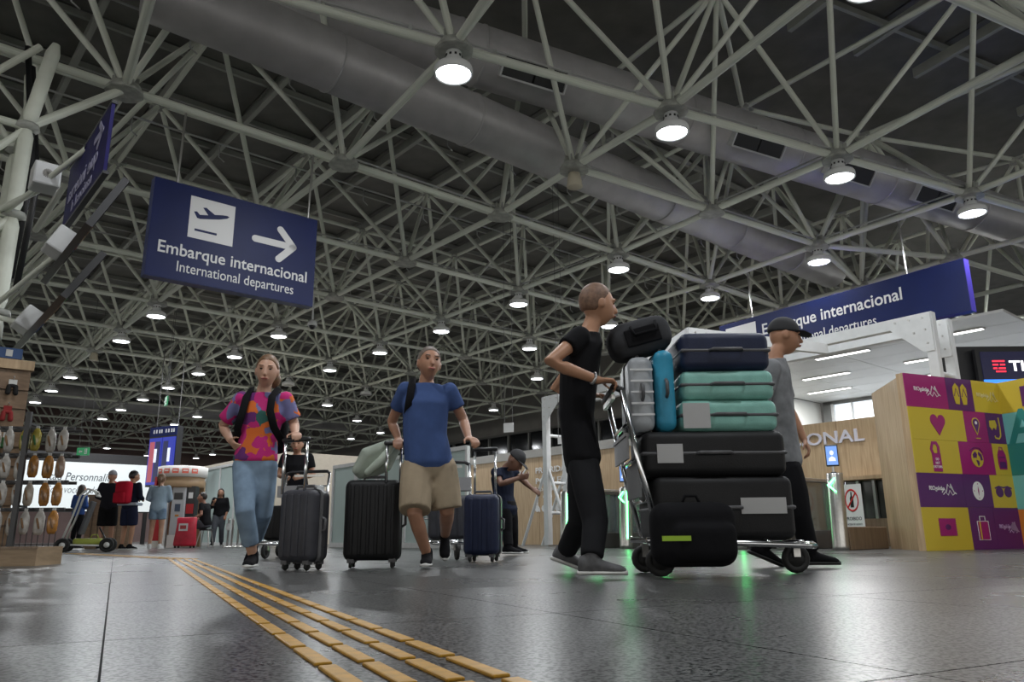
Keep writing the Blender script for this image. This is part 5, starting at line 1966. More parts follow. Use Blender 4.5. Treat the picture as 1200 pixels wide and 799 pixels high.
C0 = V((1.22, 4.72, 0))
airport_cart('chrome luggage cart stacked high with suitcases', C0 + V((0.01, 0, 0)), 0.0, 0.98, 0.62, 1.05, folded=True)
airport_cart('baggage trolley behind the woman with bags on its basket', V((at(330, 645, 9.3).x, 9.35, 0)), R(-100), 0.95, 0.58)
airport_cart('chrome baggage trolley between the man in shorts and navy suitcase', V((at(528, 645, 8.1).x, 8.2, 0)), R(-78), 0.95, 0.55)
b = at(345, 600, 9.2)
suitcase('black bag riding on the trolley behind the woman', V((at(330, 645, 9.3).x + 0.02, 9.38, 0.20)), (0.46, 0.34, 0.40), L_BLACK, R(-10), 0, 3, wheels=False)
b = at(522, 600, 8.1)
suitcase('dark suitcase riding on the trolley behind the man in shorts', V((b.x + 0.02, 8.25, 0.20)), (0.42, 0.30, 0.44), L_CHAR, R(8), 0, 3, wheels=False)


def flat_case(label, c, size, m, rz=0.0, pitch=0.0, labels=(), ribs=4, wheels=True):
    """suitcase lying on its side in the pile; c = centre of its underside, size = (length x, depth y, thickness z)"""
    lx, ly, lz = size
    t = thing('suitcase', label, 'suitcase', c, rz)
    t.rotation_euler = (0, pitch, rz)
    bm = bmesh.new()
    rbox(bm, (0, 0, lz / 2), (lx, ly, lz), min(0.05, lz * 0.26), 4)
    body = obj('shell', bm, m, t, True)
    for sx in (-1, 1):
        for k in range(ribs):
            pass
    zb_ = bmesh.new()
    rbox(zb_, (0, 0, lz / 2), (lx + 0.008, ly + 0.008, 0.022), 0.010, 2)
    obj('zip_band', zb_, TRIM, t, True)
    rb_ = bmesh.new()
    for k in range(ribs):
        y = -ly / 2 + ly * (k + 1) / (ribs + 1)
        rbox(rb_, (0, y, lz / 2), (lx * 0.9, ly / (ribs + 1) * 0.45, lz + 0.008), 0.004, 1)
    o = obj('rib', rb_, m, body, True)
    o['kind'] = 'stuff'
    tube('side_handle', TRIM, [(-0.10, -ly / 2 + 0.005, lz * 0.5), (-0.085, -ly / 2 - 0.035, lz * 0.5), (0.085, -ly / 2 - 0.035, lz * 0.5), (0.10, -ly / 2 + 0.005, lz * 0.5)], 0.011, t)
    tube('top_handle', TRIM, [(lx / 2 - 0.005, -0.08, lz * 0.5), (lx / 2 + 0.035, -0.07, lz * 0.5), (lx / 2 + 0.035, 0.07, lz * 0.5), (lx / 2 - 0.005, 0.08, lz * 0.5)], 0.011, t)
    if wheels:
        for sy in (-1, 1):
            for z_ in (0.05, lz - 0.05):
                obj('wheel', wheel_bm((lx / 2 + 0.028, sy * (ly / 2 - 0.06), z_), (0, 1, 0), 0.030, 0.013), RUBBER, t, True)
    for (x, z, lw, lh) in labels:
        box('paper_label', PAPER, (x, -ly / 2 - 0.006, z), (lw, 0.004, lh), t)
    return t


cx, cy = 1.24, 4.735
flat_case('thick black suitcase at the bottom of the cart pile with a white label', V((1.205, cy, 0.195)), (0.81, 0.53, 0.36), L_BLACK, 0.01, 0, [(0.22, 0.19, 0.26, 0.09)], wheels=False)
flat_case('black suitcase in the middle of the cart pile with a paper tag', V((1.175, cy, 0.556)), (0.84, 0.52, 0.262), L_BLACK, -0.01, 0, [(-0.26, 0.13, 0.15, 0.11)], wheels=False)
flat_case('lower mint green suitcase in the cart pile with a white paper tag', V((1.285, cy + 0.01, 0.820)), (0.58, 0.48, 0.188), L_MINT, 0.01, 0, [(-0.20, 0.09, 0.16, 0.15)], wheels=False)
flat_case('upper mint green suitcase in the cart pile', V((1.295, cy + 0.01, 1.010)), (0.56, 0.47, 0.178), L_MINT, -0.02, wheels=False)
flat_case('navy blue suitcase lying on top of the cart pile', V((1.29, cy + 0.0, 1.190)), (0.54, 0.46, 0.235), L_NAVY, 0.02, 0, (), 3, wheels=False)
suitcase('turquoise suitcase standing upright in the cart pile', V((0.918, cy - 0.02, 0.820)), (0.12, 0.44, 0.50), L_TURQ, 0, 0, 0, wheels=False, grip_side='y')
sc = suitcase('silver striped suitcase standing at the handle end of the pile', V((0.775, cy - 0.02, 0.820)), (0.15, 0.42, 0.46), L_SILV, 0, 0, 0, wheels=False, grip_side='y')
STW = mat('case_stripe', (0.62, 0.63, 0.64), 0.4)
for k in range(5):
    box('stripe', STW, (0, -0.211, 0.10 + k * 0.068), (0.135, 0.006, 0.012), sc)
# soft grey bag across the top
DG = cloth('bag_grey', (0.045, 0.046, 0.05))
gb_ = thing('duffel_bag', 'soft dark grey bag lying across the upright suitcases', 'bag', V((0.835, cy - 0.02, 1.315)))
gb_.rotation_euler = (0, R(-15), 0)
bm = bmesh.new()
rbox(bm, (0, 0, 0.12), (0.40, 0.30, 0.23), 0.09, 4)
limb(bm, [V((-0.09, 0, 0.125)), V((0.09, 0, 0.125))], [0.115, 0.12])
fuse('bag_body', bm, DG, gb_, 0.014, 4)
tube('carry_handle', BLKC, [(-0.06, -0.15, 0.18), (-0.05, -0.175, 0.12), (0.09, -0.175, 0.12), (0.10, -0.15, 0.18)], 0.010, gb_)
box('pocket', BLKC, (0.0, -0.152, 0.11), (0.22, 0.02, 0.11), gb_, bev=0.008)
# black backpack with a lime stripe at the near side of the deck
bk_ = thing('backpack', 'black backpack with a lime green stripe at the foot of the cart', 'backpack', V((0.97, 4.282, 0.06)))
bm = bmesh.new()
rbox(bm, (0, 0, 0.17), (0.46, 0.22, 0.34), 0.085, 4)
rbox(bm, (0.04, -0.09, 0.13), (0.34, 0.12, 0.20), 0.05, 3)
fuse('pack_body', bm, BLKC, bk_, 0.012, 4)
box('stripe', mat('lime', (0.32, 0.52, 0.02), 0.5), (-0.12, -0.152, 0.15), (0.15, 0.012, 0.026), bk_)
tube('carry_loop', BLKC, [(-0.05, 0, 0.33), (-0.03, 0, 0.375), (0.03, 0, 0.375), (0.05, 0, 0.33)], 0.009, bk_)
tube('shoulder_strap', BLKC, [(0.08, 0.06, 0.32), (0.13, 0.10, 0.34), (0.17, 0.153, 0.318)], 0.010, bk_)
# ================================================================== SHOP RACKS, SCREENS, FAR END
# ---- slat wall display behind the wire rack
SLAT = wood('slat_wood', (0.15, 0.092, 0.052), (0.24, 0.155, 0.09), (3, 3, 12))
sw = thing('slat_wall_display', 'brown slatted display wall with rows of hanging accessories', 'display', W(0.62, 9.42), RZ)
sL = 1.25
box('back_board', OAKD, (0.03, 0.0, 1.0), (sL + 0.0, 0.06, 2.0), sw)
for k in range(9):
    z0 = 0.18 + k * 0.197
    box('slat', SLAT, (0.03, -0.045, z0 + 0.09), (sL, 0.03, 0.175), sw)
box('header', OAK, (0.03, -0.02, 2.02), (sL + 0.04, 0.14, 0.10), sw)
box('side_post', OAKD, (-sL / 2, 0, 1.0), (0.05, 0.12, 2.0), sw)
box('plinth', OAKD, (0.03, -0.03, 0.06), (sL, 0.14, 0.12), sw)
ITEMS = [cloth('item_black', (0.02, 0.02, 0.02)), cloth('item_grey', (0.10, 0.10, 0.10)), cloth('item_red', (0.22, 0.03, 0.03)), cloth('item_tan', (0.22, 0.13, 0.07)), cloth('item_green', (0.05, 0.13, 0.05))]
CARD = mat('card_white', (0.5, 0.5, 0.48), 0.5)
names = ['topmost', 'second', 'third', 'fourth', 'fifth', 'sixth']
for rI in range(6):
    z0 = 1.86 - rI * 0.275
    for k in range(6):
        x = -0.42 + k * 0.185 + random.uniform(-0.02, 0.02)
        m_ = ITEMS[(rI * 2 + k * (rI + 1)) % 5]
        it = thing('hanging_accessory', 'small packaged accessory on the %s hook row of the slatted display' % names[rI], 'accessory', W(0.62, 9.42) + D1 * x + D2 * -0.10 + V((0, 0, z0)), RZ, 'accessories on the slatted display')
        tube('hook', CHROME, [(0, 0.05, 0.0), (0, -0.06, 0.0), (0, -0.075, 0.02)], 0.004, it, 5)
        box('header_card', CARD if (k + rI) % 3 else ITEMS[2], (0, -0.02, -0.035), (0.075, 0.004, 0.05), it)
        bm = bmesh.new()
        limb(bm, [V((-0.03, -0.02, -0.08)), V((-0.035, -0.025, -0.15))], [0.022, 0.026], 8)
        limb(bm, [V((0.03, -0.02, -0.08)), V((0.035, -0.025, -0.15))], [0.022, 0.026], 8)
        ball(bm, V((0, -0.02, -0.075)), (0.045, 0.02, 0.02))
        obj('pack', bm, m_, it, True)
tp_ = thing('header_strip', 'blue and red printed strip on top of the slatted display', 'sign', W(0.62, 9.34) + V((0, 0, 2.075)), RZ)
box('strip_board', mat('strip_blue', (0.02, 0.06, 0.17), 0.5), (0.05, 0, 0.055), (1.0, 0.03, 0.11), tp_)
for k in range(7):
    box('strip_card', ITEMS[2] if k % 2 else CARD, (-0.35 + k * 0.13, -0.018, 0.055), (0.06, 0.006, 0.07), tp_)

# ---- wire rack with bagged slippers
rk0 = at(12, 655, 7.55)
rk = thing('slipper_rack', 'black steel rack on a wooden plinth holding bagged slippers', 'rack', V((rk0.x, 7.60, 0)), R(8))
PL = wood('plinth_wood', (0.20, 0.135, 0.075), (0.30, 0.21, 0.125), (2, 2, 10))
box('plinth', PL, (0, -0.03, 0.085), (0.66, 0.56, 0.17), rk)
box('plinth_rim', OAKD, (0, -0.31, 0.165), (0.67, 0.02, 0.02), rk)
box('post', DARK, (0.06, -0.235, 0.80), (0.045, 0.04, 1.28), rk)
for z_ in (0.52, 1.306):
    box('cross_arm', DARK, (0.06, -0.14, z_ + 0.025), (0.03, 0.20, 0.02), rk)
box('post', DARK, (-0.28, 0.15, 0.70), (0.045, 0.045, 1.1), rk)
for k in range(4):
    z0 = 0.52 + k * 0.262
    box('cross_arm', DARK, (0.02, -0.05, z0), (0.80, 0.03, 0.03), rk)
    box('cross_arm', DARK, (0.02, 0.14, z0), (0.80, 0.03, 0.03), rk)
for k in range(14):
    rod('grid_wire', DARK, (-0.34 + k * 0.052, 0.02, 0.17), (-0.34 + k * 0.052, 0.02, 0.42), 0.004, rk)
BAGS = [mat('bag_white', (0.38, 0.36, 0.33), 0.25, noise=0.2, nscale=20, coat=0.5), mat('bag_cream', (0.34, 0.29, 0.23), 0.25, noise=0.2, nscale=20, coat=0.5),
        mat('bag_yellow', (0.34, 0.28, 0.05), 0.25, noise=0.3, nscale=20, coat=0.5), mat('bag_orange', (0.34, 0.15, 0.03), 0.25, noise=0.3, nscale=20, coat=0.5), mat('bag_tan', (0.26, 0.18, 0.13), 0.25, noise=0.25, nscale=20, coat=0.5)]
bn = ['white', 'cream', 'yellow', 'orange', 'tan']
rn = ['lowest', 'second lowest', 'third lowest', 'topmost']
pat = [[4, 0, 0, 0, 0, 3], [1, 0, 0, 1, 3, 3], [0, 0, 0, 3, 3, 4], [1, 0, 2, 2, 0, 0]]
protos = {}


def slipper_bag(ci):
    t = thing('slipper_bag', 'x', 'slippers')
    bm = bmesh.new()
    loft(bm, [(V((0, 0, 0.0)), V((0.014, 0, 0)), V((0, 0.008, 0))), (V((0, 0, -0.02)), V((0.028, 0, 0)), V((0, 0.014, 0))), (V((0, 0, -0.06)), V((0.044, 0, 0)), V((0, 0.028, 0))), (V((0, 0, -0.13)), V((0.047, 0, 0)), V((0, 0.032, 0))),
              (V((0, 0, -0.20)), V((0.044, 0, 0)), V((0, 0.028, 0))), (V((0, 0, -0.235)), V((0.028, 0, 0)), V((0, 0.016, 0)))], 12)
    obj('bag_film', bm, BAGS[ci], t, True)
    box('seal', CARD, (0, -0.0, 0.008), (0.03, 0.008, 0.03), t)
    tube('hook', DARK, [(0, -0.004, 0.016), (0, 0.05, 0.02), (0, 0.10, 0.02)], 0.004, t, 6)
    sb2 = bmesh.new()
    limb(sb2, [V((-0.012, -0.030, -0.08)), V((0, -0.036, -0.12)), V((0.012, -0.030, -0.17))], [0.008, 0.010, 0.008], 6)
    obj('sole', sb2, ITEMS[3] if ci != 2 else ITEMS[4], t, True)
    return t


for rI in range(4):
    for k in range(6):
        ci = pat[rI][k]
        if ci not in protos:
            protos[ci] = slipper_bag(ci)
            o = protos[ci]
        else:
            o = copy_tree(protos[ci])
        loc = V((-0.25 + k * 0.124 + random.uniform(-0.006, 0.006), -0.128 - (k % 2) * 0.022, 0.505 + rI * 0.262 + random.uniform(-0.003, 0.003)))
        o.location = Matrix.Translation(rk.location) @ Matrix.Rotation(R(8), 4, 'Z') @ loc
        o.rotation_euler = (0, random.uniform(-0.04, 0.04), R(8) + random.uniform(-0.3, 0.3))
        q = random.uniform(0.90, 0.985)
        o.scale = (q * 1.12, q, q)
        tag(o, '%s bag of slippers on the %s arm of the black rack' % (bn[ci], rn[rI]), 'slippers', 'bagged slippers on the black rack')

# ---- lattice column with tilted screens
lc0 = W(0.55, 10.6)
lc = thing('lattice_column', 'pale tubular lattice column rising into the space frame', 'column', lc0, RZ)
hw_ = 0.42
levels = [0.0, 1.55, 2.75, 3.95, 5.1, ZB]
sprd = [1.0, 1.0, 1.0, 1.0, 1.0, 1.35]
for q, (z0, z1) in enumerate(zip(levels, levels[1:])):
    for sx in (-1, 1):
        for sy in (-1, 1):
            a = V((sx * hw_ * sprd[q], sy * hw_ * sprd[q], z0))
            b2 = V((sx * hw_ * sprd[q + 1], sy * hw_ * sprd[q + 1], z1))
            tube('leg_tube', FRAME, [a, a.lerp(b2, 0.12), a.lerp(b2, 0.88), b2], [0.045, 0.085, 0.085, 0.045], lc, 10)
            if z0 > 0:
                lathe('joint_plate', PLATE, [(0.03, 0.05), (0.13, 0.03), (0.14, -0.03), (0.03, -0.05)], lc, 10, (a.x, a.y, a.z))
    for sx, sy, ex, ey in ((-1, -1, 1, -1), (1, -1, 1, 1), (1, 1, -1, 1), (-1, 1, -1, -1)):
        rod('brace', FRAME, (sx * hw_, sy * hw_, z0 + 0.02), (ex * hw_, ey * hw_, z1 - 0.02), 0.045, lc)
        rod('ring_tube', FRAME, (sx * hw_, sy * hw_, z1 if q < 4 else 5.1), (ex * hw_, ey * hw_, z1 if q < 4 else 5.1), 0.05, lc)
for (x, y) in ((0.5, -0.35), (0.62, 0.1)):
    tube('cable_tray', DARK, [(x, y, 3.2), (x + 0.05, y, 4.6), (x - 0.2, y, 6.2)], 0.04, lc, 6)
# long angled arms from the column up to the frame nodes
for tgt in (CN(-1, 0), CN(0, 0), CN(-1, 1), CN(0, 1)):
    q = tgt - lc0
    loc = Matrix.Rotation(-RZ, 3, 'Z') @ q
    rod('head_brace', FRAME, (0.42 * (1 if loc.x > 0 else -1), 0.42 * (1 if loc.y > 0 else -1), 5.1), loc, 0.055, lc)

GLOSS = mat('screen_glass', (0.008, 0.008, 0.012), 0.04, spec=0.9, coat=1.0)
phi = R(30)


def display(lab, s_, t0, t1, zc, ht, ph):
    t = thing('wall_display', lab, 'screen', W(s_, (t0 + t1) / 2, zc), RZ)
    rot = Matrix.Rotation(ph, 4, 'Y')
    Ld = t1 - t0
    n_ = 2
    box('bezel', DARK, (0, 0, 0), (0.06, Ld, ht), t, rot=rot)
    for k in range(n_):
        y = -Ld / 2 + Ld / n_ * (k + 0.5)
        bm = bm_box(bmesh.new(), (0.033, y, 0), (0.006, Ld / n_ - 0.02, ht - 0.03))
        bmesh.ops.transform(bm, matrix=rot, verts=bm.verts)
        obj('screen', bm, GLOSS, t)
        if k == 0:
            continue
        bm = bm_box(bmesh.new(), (-0.11, y, 0), (0.18, 0.30, 0.26), bev=0.02)
        bmesh.ops.transform(bm, matrix=rot, verts=bm.verts)
        bo = obj('back_box', bm, WHITE, t)
        bm = bmesh.new()
        for a in range(8):
            bm_box(bm, (-0.164, y + 0.07 * math.cos(a * math.pi / 4), 0.07 * math.sin(a * math.pi / 4)), (0.006, 0.04, 0.012))
        bmesh.ops.transform(bm, matrix=rot, verts=bm.verts)
        gr_ = obj('vent', bm, GREYW, bo)
        gr_['kind'] = 'stuff'
        rod('bracket_arm', FRAME, (-0.05, y, 0), ((0.88 if zc > 2.8 else 0.55) - s_, 10.18 - (t0 + t1) / 2, 2.75 - zc), 0.03, t)
    return t


display('short glossy tilted screen halfway up the lattice column', 1.30, 6.8, 8.75, 3.02, 0.55, R(26))
display('long glossy screen seen nearly edge-on low on the lattice column', 1.30, 7.4, 10.4, 2.53, 0.55, R(29.6))
# blue sign on the column seen from behind: the print shows through mirrored
ms = thing('column_sign', 'blue sign on the lattice column seen from behind with mirrored lettering', 'sign', W(1.30, 7.10, 3.42), RZ)
MB_ = mat('sign_back_blue', (0.010, 0.007, 0.085), 0.5, noise=0.3, nscale=4, spec=0.15)
box('panel', MB_, (0, 0.86, 0.34), (0.03, 1.72, 0.68), ms)
box('edge_frame', DARK, (0.008, 0.86, 0.69), (0.05, 1.74, 0.03), ms)
box('edge_frame', DARK, (0.008, 0.86, -0.01), (0.05, 1.74, 0.03), ms)
ML = mat('mirrored_print', (0.30, 0.29, 0.42), 0.5)
mrot = (0, 0, math.pi / 2)
text('lettering', 'que interna', ML, (-0.021, 0.30, 0.22), 0.24, ms, bold=0.012, width=1.25, rot=mrot)
text('lettering', 'national d', ML, (-0.021, 0.45, 0.05), 0.18, ms, bold=0.002, width=0.85, rot=mrot)
flat('arrow', ML, [bar_round((0.22, 0.50), (0.52, 0.50), 0.07), bar_round((0.24, 0.50), (0.37, 0.62), 0.07), bar_round((0.24, 0.50), (0.37, 0.39), 0.07)], ms, 0.004, Matrix.Translation((-0.018, 0, 0)) @ Matrix.Rotation(-math.pi / 2, 4, 'Z') @ Matrix.Diagonal((-1, 1, 1, 1)))
for y in (1.62,):
    bo = box('back_box', WHITE, (-0.20, y + 0.35, 0.62), (0.26, 0.30, 0.26), ms, bev=0.02)
    bm = bmesh.new()
    for a in range(8):
        bm_box(bm, (-0.20 + 0.0, y + 0.198, 0.62), (0.10, 0.006, 0.012), rot=Matrix.Rotation(a * math.pi / 8, 4, 'Y'))
    gr_ = obj('vent', bm, GREYW, bo)
    gr_['kind'] = 'stuff'
    rod('bracket_arm', FRAME, (-0.1, y + 0.4, 0.62), (-0.50, 3.08, 0.53), 0.035, ms)
    rod('bracket_arm', FRAME, (0, 1.0, 0.64), (-0.42, 3.08, 0.53), 0.03, ms)

# ---- luggage trolley by the queue
tr0 = at(92, 645, 14.6)
tr = thing('shopping_trolley', 'folding trolley with grey fabric panel and curved white handle', 'cart', V((tr0.x, 14.6, 0)), R(20))
WT = mat('white_tube', (0.62, 0.62, 0.60), 0.4)
for sy in (-1, 1):
    tube('side_tube', WT, [(-0.30, sy * 0.2, 0.10), (-0.14, sy * 0.2, 0.62), (-0.05, sy * 0.2, 1.02), (0.06, sy * 0.2, 1.14), (0.18, sy * 0.2, 1.10), (0.22, sy * 0.2, 1.02)], 0.018, tr)
tube('grip', WT, [(0.22, -0.2, 1.02), (0.22, 0.2, 1.02)], 0.022, tr)
pn_ = bmesh.new()
rbox(pn_, (0.08, 0, 0.62), (0.05, 0.46, 0.62), 0.02, 2, Matrix.Rotation(R(14), 4, 'Y'))
obj('fabric_panel', pn_, cloth('grey_fabric', (0.085, 0.085, 0.09)), tr)
tube('base_tube', WT, [(-0.32, -0.2, 0.14), (0.42, -0.2, 0.12), (0.42, 0.2, 0.12), (-0.32, 0.2, 0.14)], 0.016, tr)
tube('front_leg', DARK, [(0.30, 0, 0.45), (0.50, 0, 0.10)], 0.016, tr)
for x, y in ((-0.24, -0.22), (-0.24, 0.22), (0.48, -0.2), (0.48, 0.2)):
    wo = obj('wheel', wheel_bm((x, y, 0.13), (0, 1, 0), 0.13, 0.026), RUBBER, tr, True)
    lathe('hub', WT, [(0.05, -0.03), (0.05, 0.03)], wo, 10, (x, y, 0.13), rot=frame_rot((0, 1, 0)))
ybag = thing('shopping_bag', 'yellow-green bag lying on the trolley base', 'bag', V((tr0.x - 0.02, 14.6, 0.135)), R(20))
bm = bmesh.new()
rbox(bm, (0.16, 0, 0.055), (0.48, 0.32, 0.12), 0.045, 3)
obj('bag_body', bm, mat('yellow_green', (0.30, 0.34, 0.05), 0.5), ybag, True)
tube('bag_handle', mat('yellow_green', (0.30, 0.34, 0.05), 0.5), [(0.20, -0.1, 0.11), (0.23, -0.1, 0.18), (0.31, -0.1, 0.18), (0.34, -0.1, 0.11)], 0.01, ybag)
# low brown counter behind the trolley
bc0 = at(106, 640, 18.8)
bc = thing('counter_stand', 'low brown wooden stand with slatted front behind the trolley', 'stand', V((bc0.x, 19.6, 0)), R(15))
box('body', OAKD, (0, 0, 0.62), (1.0, 0.5, 1.24), bc)
box('top', SLAT, (0, 0, 1.27), (1.06, 0.56, 0.06), bc)
for k in range(7):
    box('slat', SLAT, (-0.43 + k * 0.143, -0.26, 0.60), (0.11, 0.03, 1.1), bc)

# ---- white bank screen
bs0 = W(6.4, 36.5)
bsn = thing('billboard_screen', 'large lit white billboard with bank slogan in grey letters', 'screen', bs0, RZ)
BSW = mat('billboard_white', (0.55, 0.58, 0.58), 0.5, emit=(0.88, 0.96, 0.97), estr=0.42)
box('frame', DARK, (1.1, 0.06, 2.55), (6.2, 0.10, 2.45), bsn)
box('display', BSW, (1.1, 0.0, 2.37), (6.0, 0.04, 2.0), bsn)
INK = mat('billboard_ink', (0.10, 0.11, 0.13), 0.5)
INK2 = mat('billboard_ink_light', (0.24, 0.26, 0.28), 0.5)
text('lettering', 'Itaú Personnalité', INK, (-0.35, -0.025, 2.62), 0.46, bsn, bold=0.004, width=2.55, shear=0.22)
text('lettering', 'Com você onde você estiver.', INK2, (-0.35, -0.025, 2.10), 0.42, bsn, bold=0.0, width=3.55, shear=0.22)
box('leg', DARK, (-1.4, 0.06, 0.7), (0.15, 0.12, 1.4), bsn)
box('leg', DARK, (3.6, 0.06, 0.7), (0.15, 0.12, 1.4), bsn)

# ---- flight information board
fb0 = at(178, 640, 24.0)
fb = thing('flight_board', 'hanging blue flight information board with bright columns', 'screen', V((fb0.x, 24.0, 0)), R(-28))
box('casing', DARK, (0, 0.12, 2.72), (1.25, 0.22, 1.85), fb)
box('header', SIGNB, (0, 0.0, 3.50), (1.25, 0.03, 0.30), fb)
FIDM = [mat('fids_blue', (0.01, 0.02, 0.15), 0.3, emit=(0.02, 0.03, 0.30), estr=0.9), mat('fids_red', (0.2, 0.03, 0.05), 0.3, emit=(0.35, 0.08, 0.10), estr=0.8), mat('fids_white', (0.6, 0.6, 0.65), 0.3, emit=(0.55, 0.6, 0.7), estr=0.9), mat('fids_night', (0.01, 0.01, 0.04), 0.3, emit=(0.01, 0.015, 0.06), estr=0.9)]
for sx, cols_ in ((-0.31, [1, 3]), (0.31, [3, 0])):
    sc_ = box('screen', FIDM[0], (sx, 0.0, 2.58), (0.58, 0.03, 1.45), fb)
    box('column', FIDM[cols_[0]], (sx - 0.13, -0.018, 2.56), (0.22, 0.006, 1.25), sc_)
    box('column', FIDM[cols_[1]], (sx + 0.13, -0.018, 2.56), (0.22, 0.006, 1.25), sc_)
    box('notice', FIDM[2], (sx + 0.05, -0.024, 2.75), (0.12, 0.006, 0.42), sc_)
fi = []
for x in (-0.42, -0.30, -0.16, -0.06, 0.14, 0.26, 0.40, 0.50):
    fi += [[(x - .03, 3.45), (x + .03, 3.45), (x + .03, 3.56), (x - .03, 3.56)], stroke([(x - .05, 3.59), (x + .05, 3.47)], 0.02)]
flat('header_mark', SIGNW, fi[::2], fb, 0.004, Matrix.Translation((0, -0.016, 0)))
for sx in (-0.5, 0.5):
    rod('hanger_rod', WIRE, (sx, 0.12, 3.6), (sx, 0.12, ZB + 0.0), 0.012, fb)

# ---- round-topped kiosk
kk0 = at(199, 640, 21.5)
kk = thing('vending_kiosk', 'red and white kiosk with a rounded lit canopy and vending machines', 'kiosk', V((kk0.x, 21.9, 0)), R(0))
KR = mat('kiosk_red', (0.38, 0.012, 0.018), 0.35)
KW = mat('kiosk_white', (0.68, 0.66, 0.63), 0.4)
lathe('canopy', KW, [(0.60, 1.88), (0.66, 1.90), (0.66, 2.17), (0.60, 2.19), (0.1, 2.19)], kk, 36)
for a in (-128, -106, -84, -62, -40):
    x, y = 0.662 * math.cos(R(a)), 0.662 * math.sin(R(a))
    o = box('canopy_logo', mat('logo_red', (0.62, 0.12, 0.08), 0.5), (0, 0, 0), (0.17, 0.012, 0.13), kk)
    o.location = (x, y, 2.04)
    o.rotation_euler = (0, 0, R(a + 90))
    box('logo_bar', KW, (0, -0.008, 0.01), (0.12, 0.004, 0.035), o)
lathe('ceiling_ring', mat('kiosk_tan', (0.34, 0.23, 0.13), 0.5), [(0.58, 1.60), (0.60, 1.62), (0.60, 1.89), (0.5, 1.90)], kk, 30)
box('red_machine', KR, (-0.35, -0.34, 0.90), (0.30, 0.34, 1.46), kk, bev=0.02)
box('machine_base', STEEL, (-0.35, -0.34, 0.09), (0.30, 0.32, 0.18), kk)
box('red_column', KR, (-0.60, -0.20, 1.05), (0.06, 0.25, 1.7), kk)
box('white_column', KW, (-0.16, -0.42, 0.85), (0.05, 0.14, 1.7), kk)
vm = box('vending_machine', mat('machine_grey', (0.42, 0.43, 0.45), 0.4), (0.14, -0.30, 0.85), (0.36, 0.34, 1.5), kk, bev=0.015)
box('machine_screen', DARK, (0.14, -0.475, 1.36), (0.24, 0.012, 0.18), vm)
box('machine_panel', mat('panel_dark', (0.06, 0.08, 0.12), 0.3), (0.14, -0.475, 1.05), (0.15, 0.012, 0.20), vm)
box('machine_slot', mat('slot_orange', (0.5, 0.2, 0.03), 0.5), (0.14, -0.475, 0.84), (0.10, 0.012, 0.05), vm)
pn2 = box('poster_column', DARK, (0.44, -0.26, 0.88), (0.24, 0.26, 1.5), kk)
box('poster_red', KR, (0.44, -0.395, 1.02), (0.20, 0.012, 0.26), pn2)
box('poster_mark', SIGNW, (0.44, -0.395, 1.38), (0.12, 0.012, 0.16), pn2)
box('back_wall', mat('kiosk_tan', (0.34, 0.23, 0.13), 0.5), (0, 0.25, 0.9), (1.1, 0.08, 1.8), kk)
# ---- red sack, white box
rs0 = at(216, 641, 19.6)
rsk = thing('wheeled_sack', 'red wheeled sack with a white square logo in front of the kiosk', 'bag', V((rs0.x, 19.6, 0)), 0.0)
bm = bmesh.new()
loft(bm, [(V((0, 0, 0.05)), V((0.27, 0, 0)), V((0, 0.17, 0))), (V((0, 0, 0.10)), V((0.28, 0, 0)), V((0, 0.18, 0))), (V((0.01, 0, 0.55)), V((0.24, 0, 0)), V((0, 0.16, 0))), (V((0.01, 0, 0.72)), V((0.25, 0, 0)), V((0, 0.13, 0))), (V((0.02, 0, 0.74)), V((0.22, 0, 0)), V((0, 0.10, 0)))], 16)
obj('sack_body', bm, mat('sack_red', (0.48, 0.01, 0.035), 0.5, noise=0.2, nscale=6), rsk, True)
lg = box('logo_field', SIGNW, (0.0, -0.172, 0.50), (0.22, 0.012, 0.18), rsk)
box('logo_mark', KR, (0.0, -0.180, 0.50), (0.15, 0.006, 0.09), lg)
for sx in (-1, 1):
    for sy in (-1, 1):
        obj('wheel', wheel_bm((sx * 0.19, sy * 0.10, 0.03), (0, 1, 0), 0.03, 0.012), RUBBER, rsk, True)
wb0 = at(199, 641, 20.4)
wbx = thing('carton', 'small white carton beside the red sack', 'box', V((wb0.x, 20.6, 0)), R(10))
box('carton_body', KW, (0, 0, 0.16), (0.30, 0.26, 0.32), wbx)
box('tape', mat('tape', (0.4, 0.33, 0.22), 0.5), (0, 0, 0.322), (0.05, 0.262, 0.006), wbx)
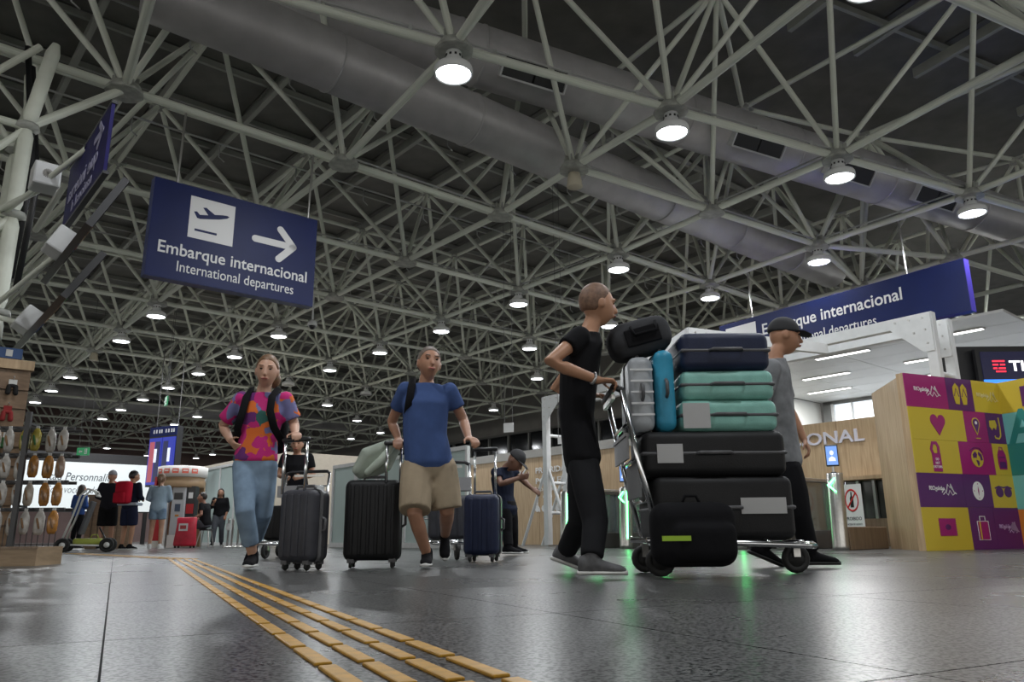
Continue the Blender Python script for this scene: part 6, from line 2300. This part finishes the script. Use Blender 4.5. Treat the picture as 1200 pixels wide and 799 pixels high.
# ---- barrier posts by the glass wall
for k, (u_, y_) in enumerate(((266, 19.6), (271, 20.3), (278, 19.8), (283, 20.5))):
    q = at(u_, 641, y_)
    po_ = thing('barrier_post', 'slim steel barrier post in the cluster by the frosted glass', 'post', V((q.x, y_, 0)), 0, 'barrier posts by the frosted glass')
    lathe('base', STEEL, [(0.12, 0), (0.12, 0.02), (0.03, 0.04)], po_, 16)
    lathe('pole', STEEL, [(0.025, 0.03), (0.025, 0.64), (0.03, 0.65), (0.03, 0.70), (0.01, 0.71)], po_, 12)
    if k == 0:
        box('notice_plate', SIGNW, (0, -0.035, 0.50), (0.10, 0.01, 0.16), po_)
# ---- exit signs
EXG = mat('exit_green', (0.01, 0.12, 0.05), 0.4, emit=(0.02, 0.16, 0.06), estr=0.8)
for (u_, v_, y_, w2, lab, rz_) in ((97.5, 529, 26, 0.46, 'green exit sign with arrow left of the flight board', R(-10)), (195, 470, 22, 0.30, 'green exit sign hanging edge-on among the far lamps', R(-55))):
    q = at(u_, v_, y_)
    ex = thing('exit_sign', lab, 'sign', q, rz_)
    box('panel', EXG, (0, 0, 0), (w2, 0.04, 0.26), ex)
    flat('arrow_mark', SIGNW, [[(-.16, 0), (-.10, .06), (-.10, .02), (-.02, .02), (-.02, -.02), (-.10, -.02), (-.10, -.06)]], ex, 0.004, Matrix.Translation((0, -0.021, 0)))
    flat('running_figure', SIGNW, [[(.06, -.09), (.16, -.09), (.16, .09), (.06, .09)]], ex, 0.004, Matrix.Translation((0, -0.021, 0)))
    flat('running_figure', EXG, [circ(.115, .06, .018, n=8), stroke([(.11, .03), (.105, -.02), (.13, -.07)], .02), stroke([(.105, -.02), (.08, -.06)], .018), stroke([(.08, .02), (.14, .02)], .014)], ex, 0.004, Matrix.Translation((0, -0.025, 0)))
    for sx in (-0.4, 0.4):
        rod('hanger_wire', WIRE, (sx * w2, 0, 0.12), (sx * w2, 0, ZD + 0.09 - q.z), 0.006, ex)
# ---- white hanging panels
for (u_, v_, y_, w2, h2, lab) in ((596, 501, 15.5, 0.22, 0.19, 'small blank white panel hanging on two wires above the guard'), (658, 516, 15.5, 0.16, 0.14, 'tiny white panel hanging beside the white gantry post')):
    q = at(u_, v_, y_)
    hp = thing('blank_sign', lab, 'sign', q, RZ - R(65))
    box('panel', SIGNW, (0, 0, 0), (w2, 0.012, h2), hp)
    for sx in (-0.4, 0.4):
        rod('hanger_wire', WIRE, (sx * w2, 0, h2 / 2), (sx * w2, 0, ZD + 0.09 - q.z), 0.004, hp)
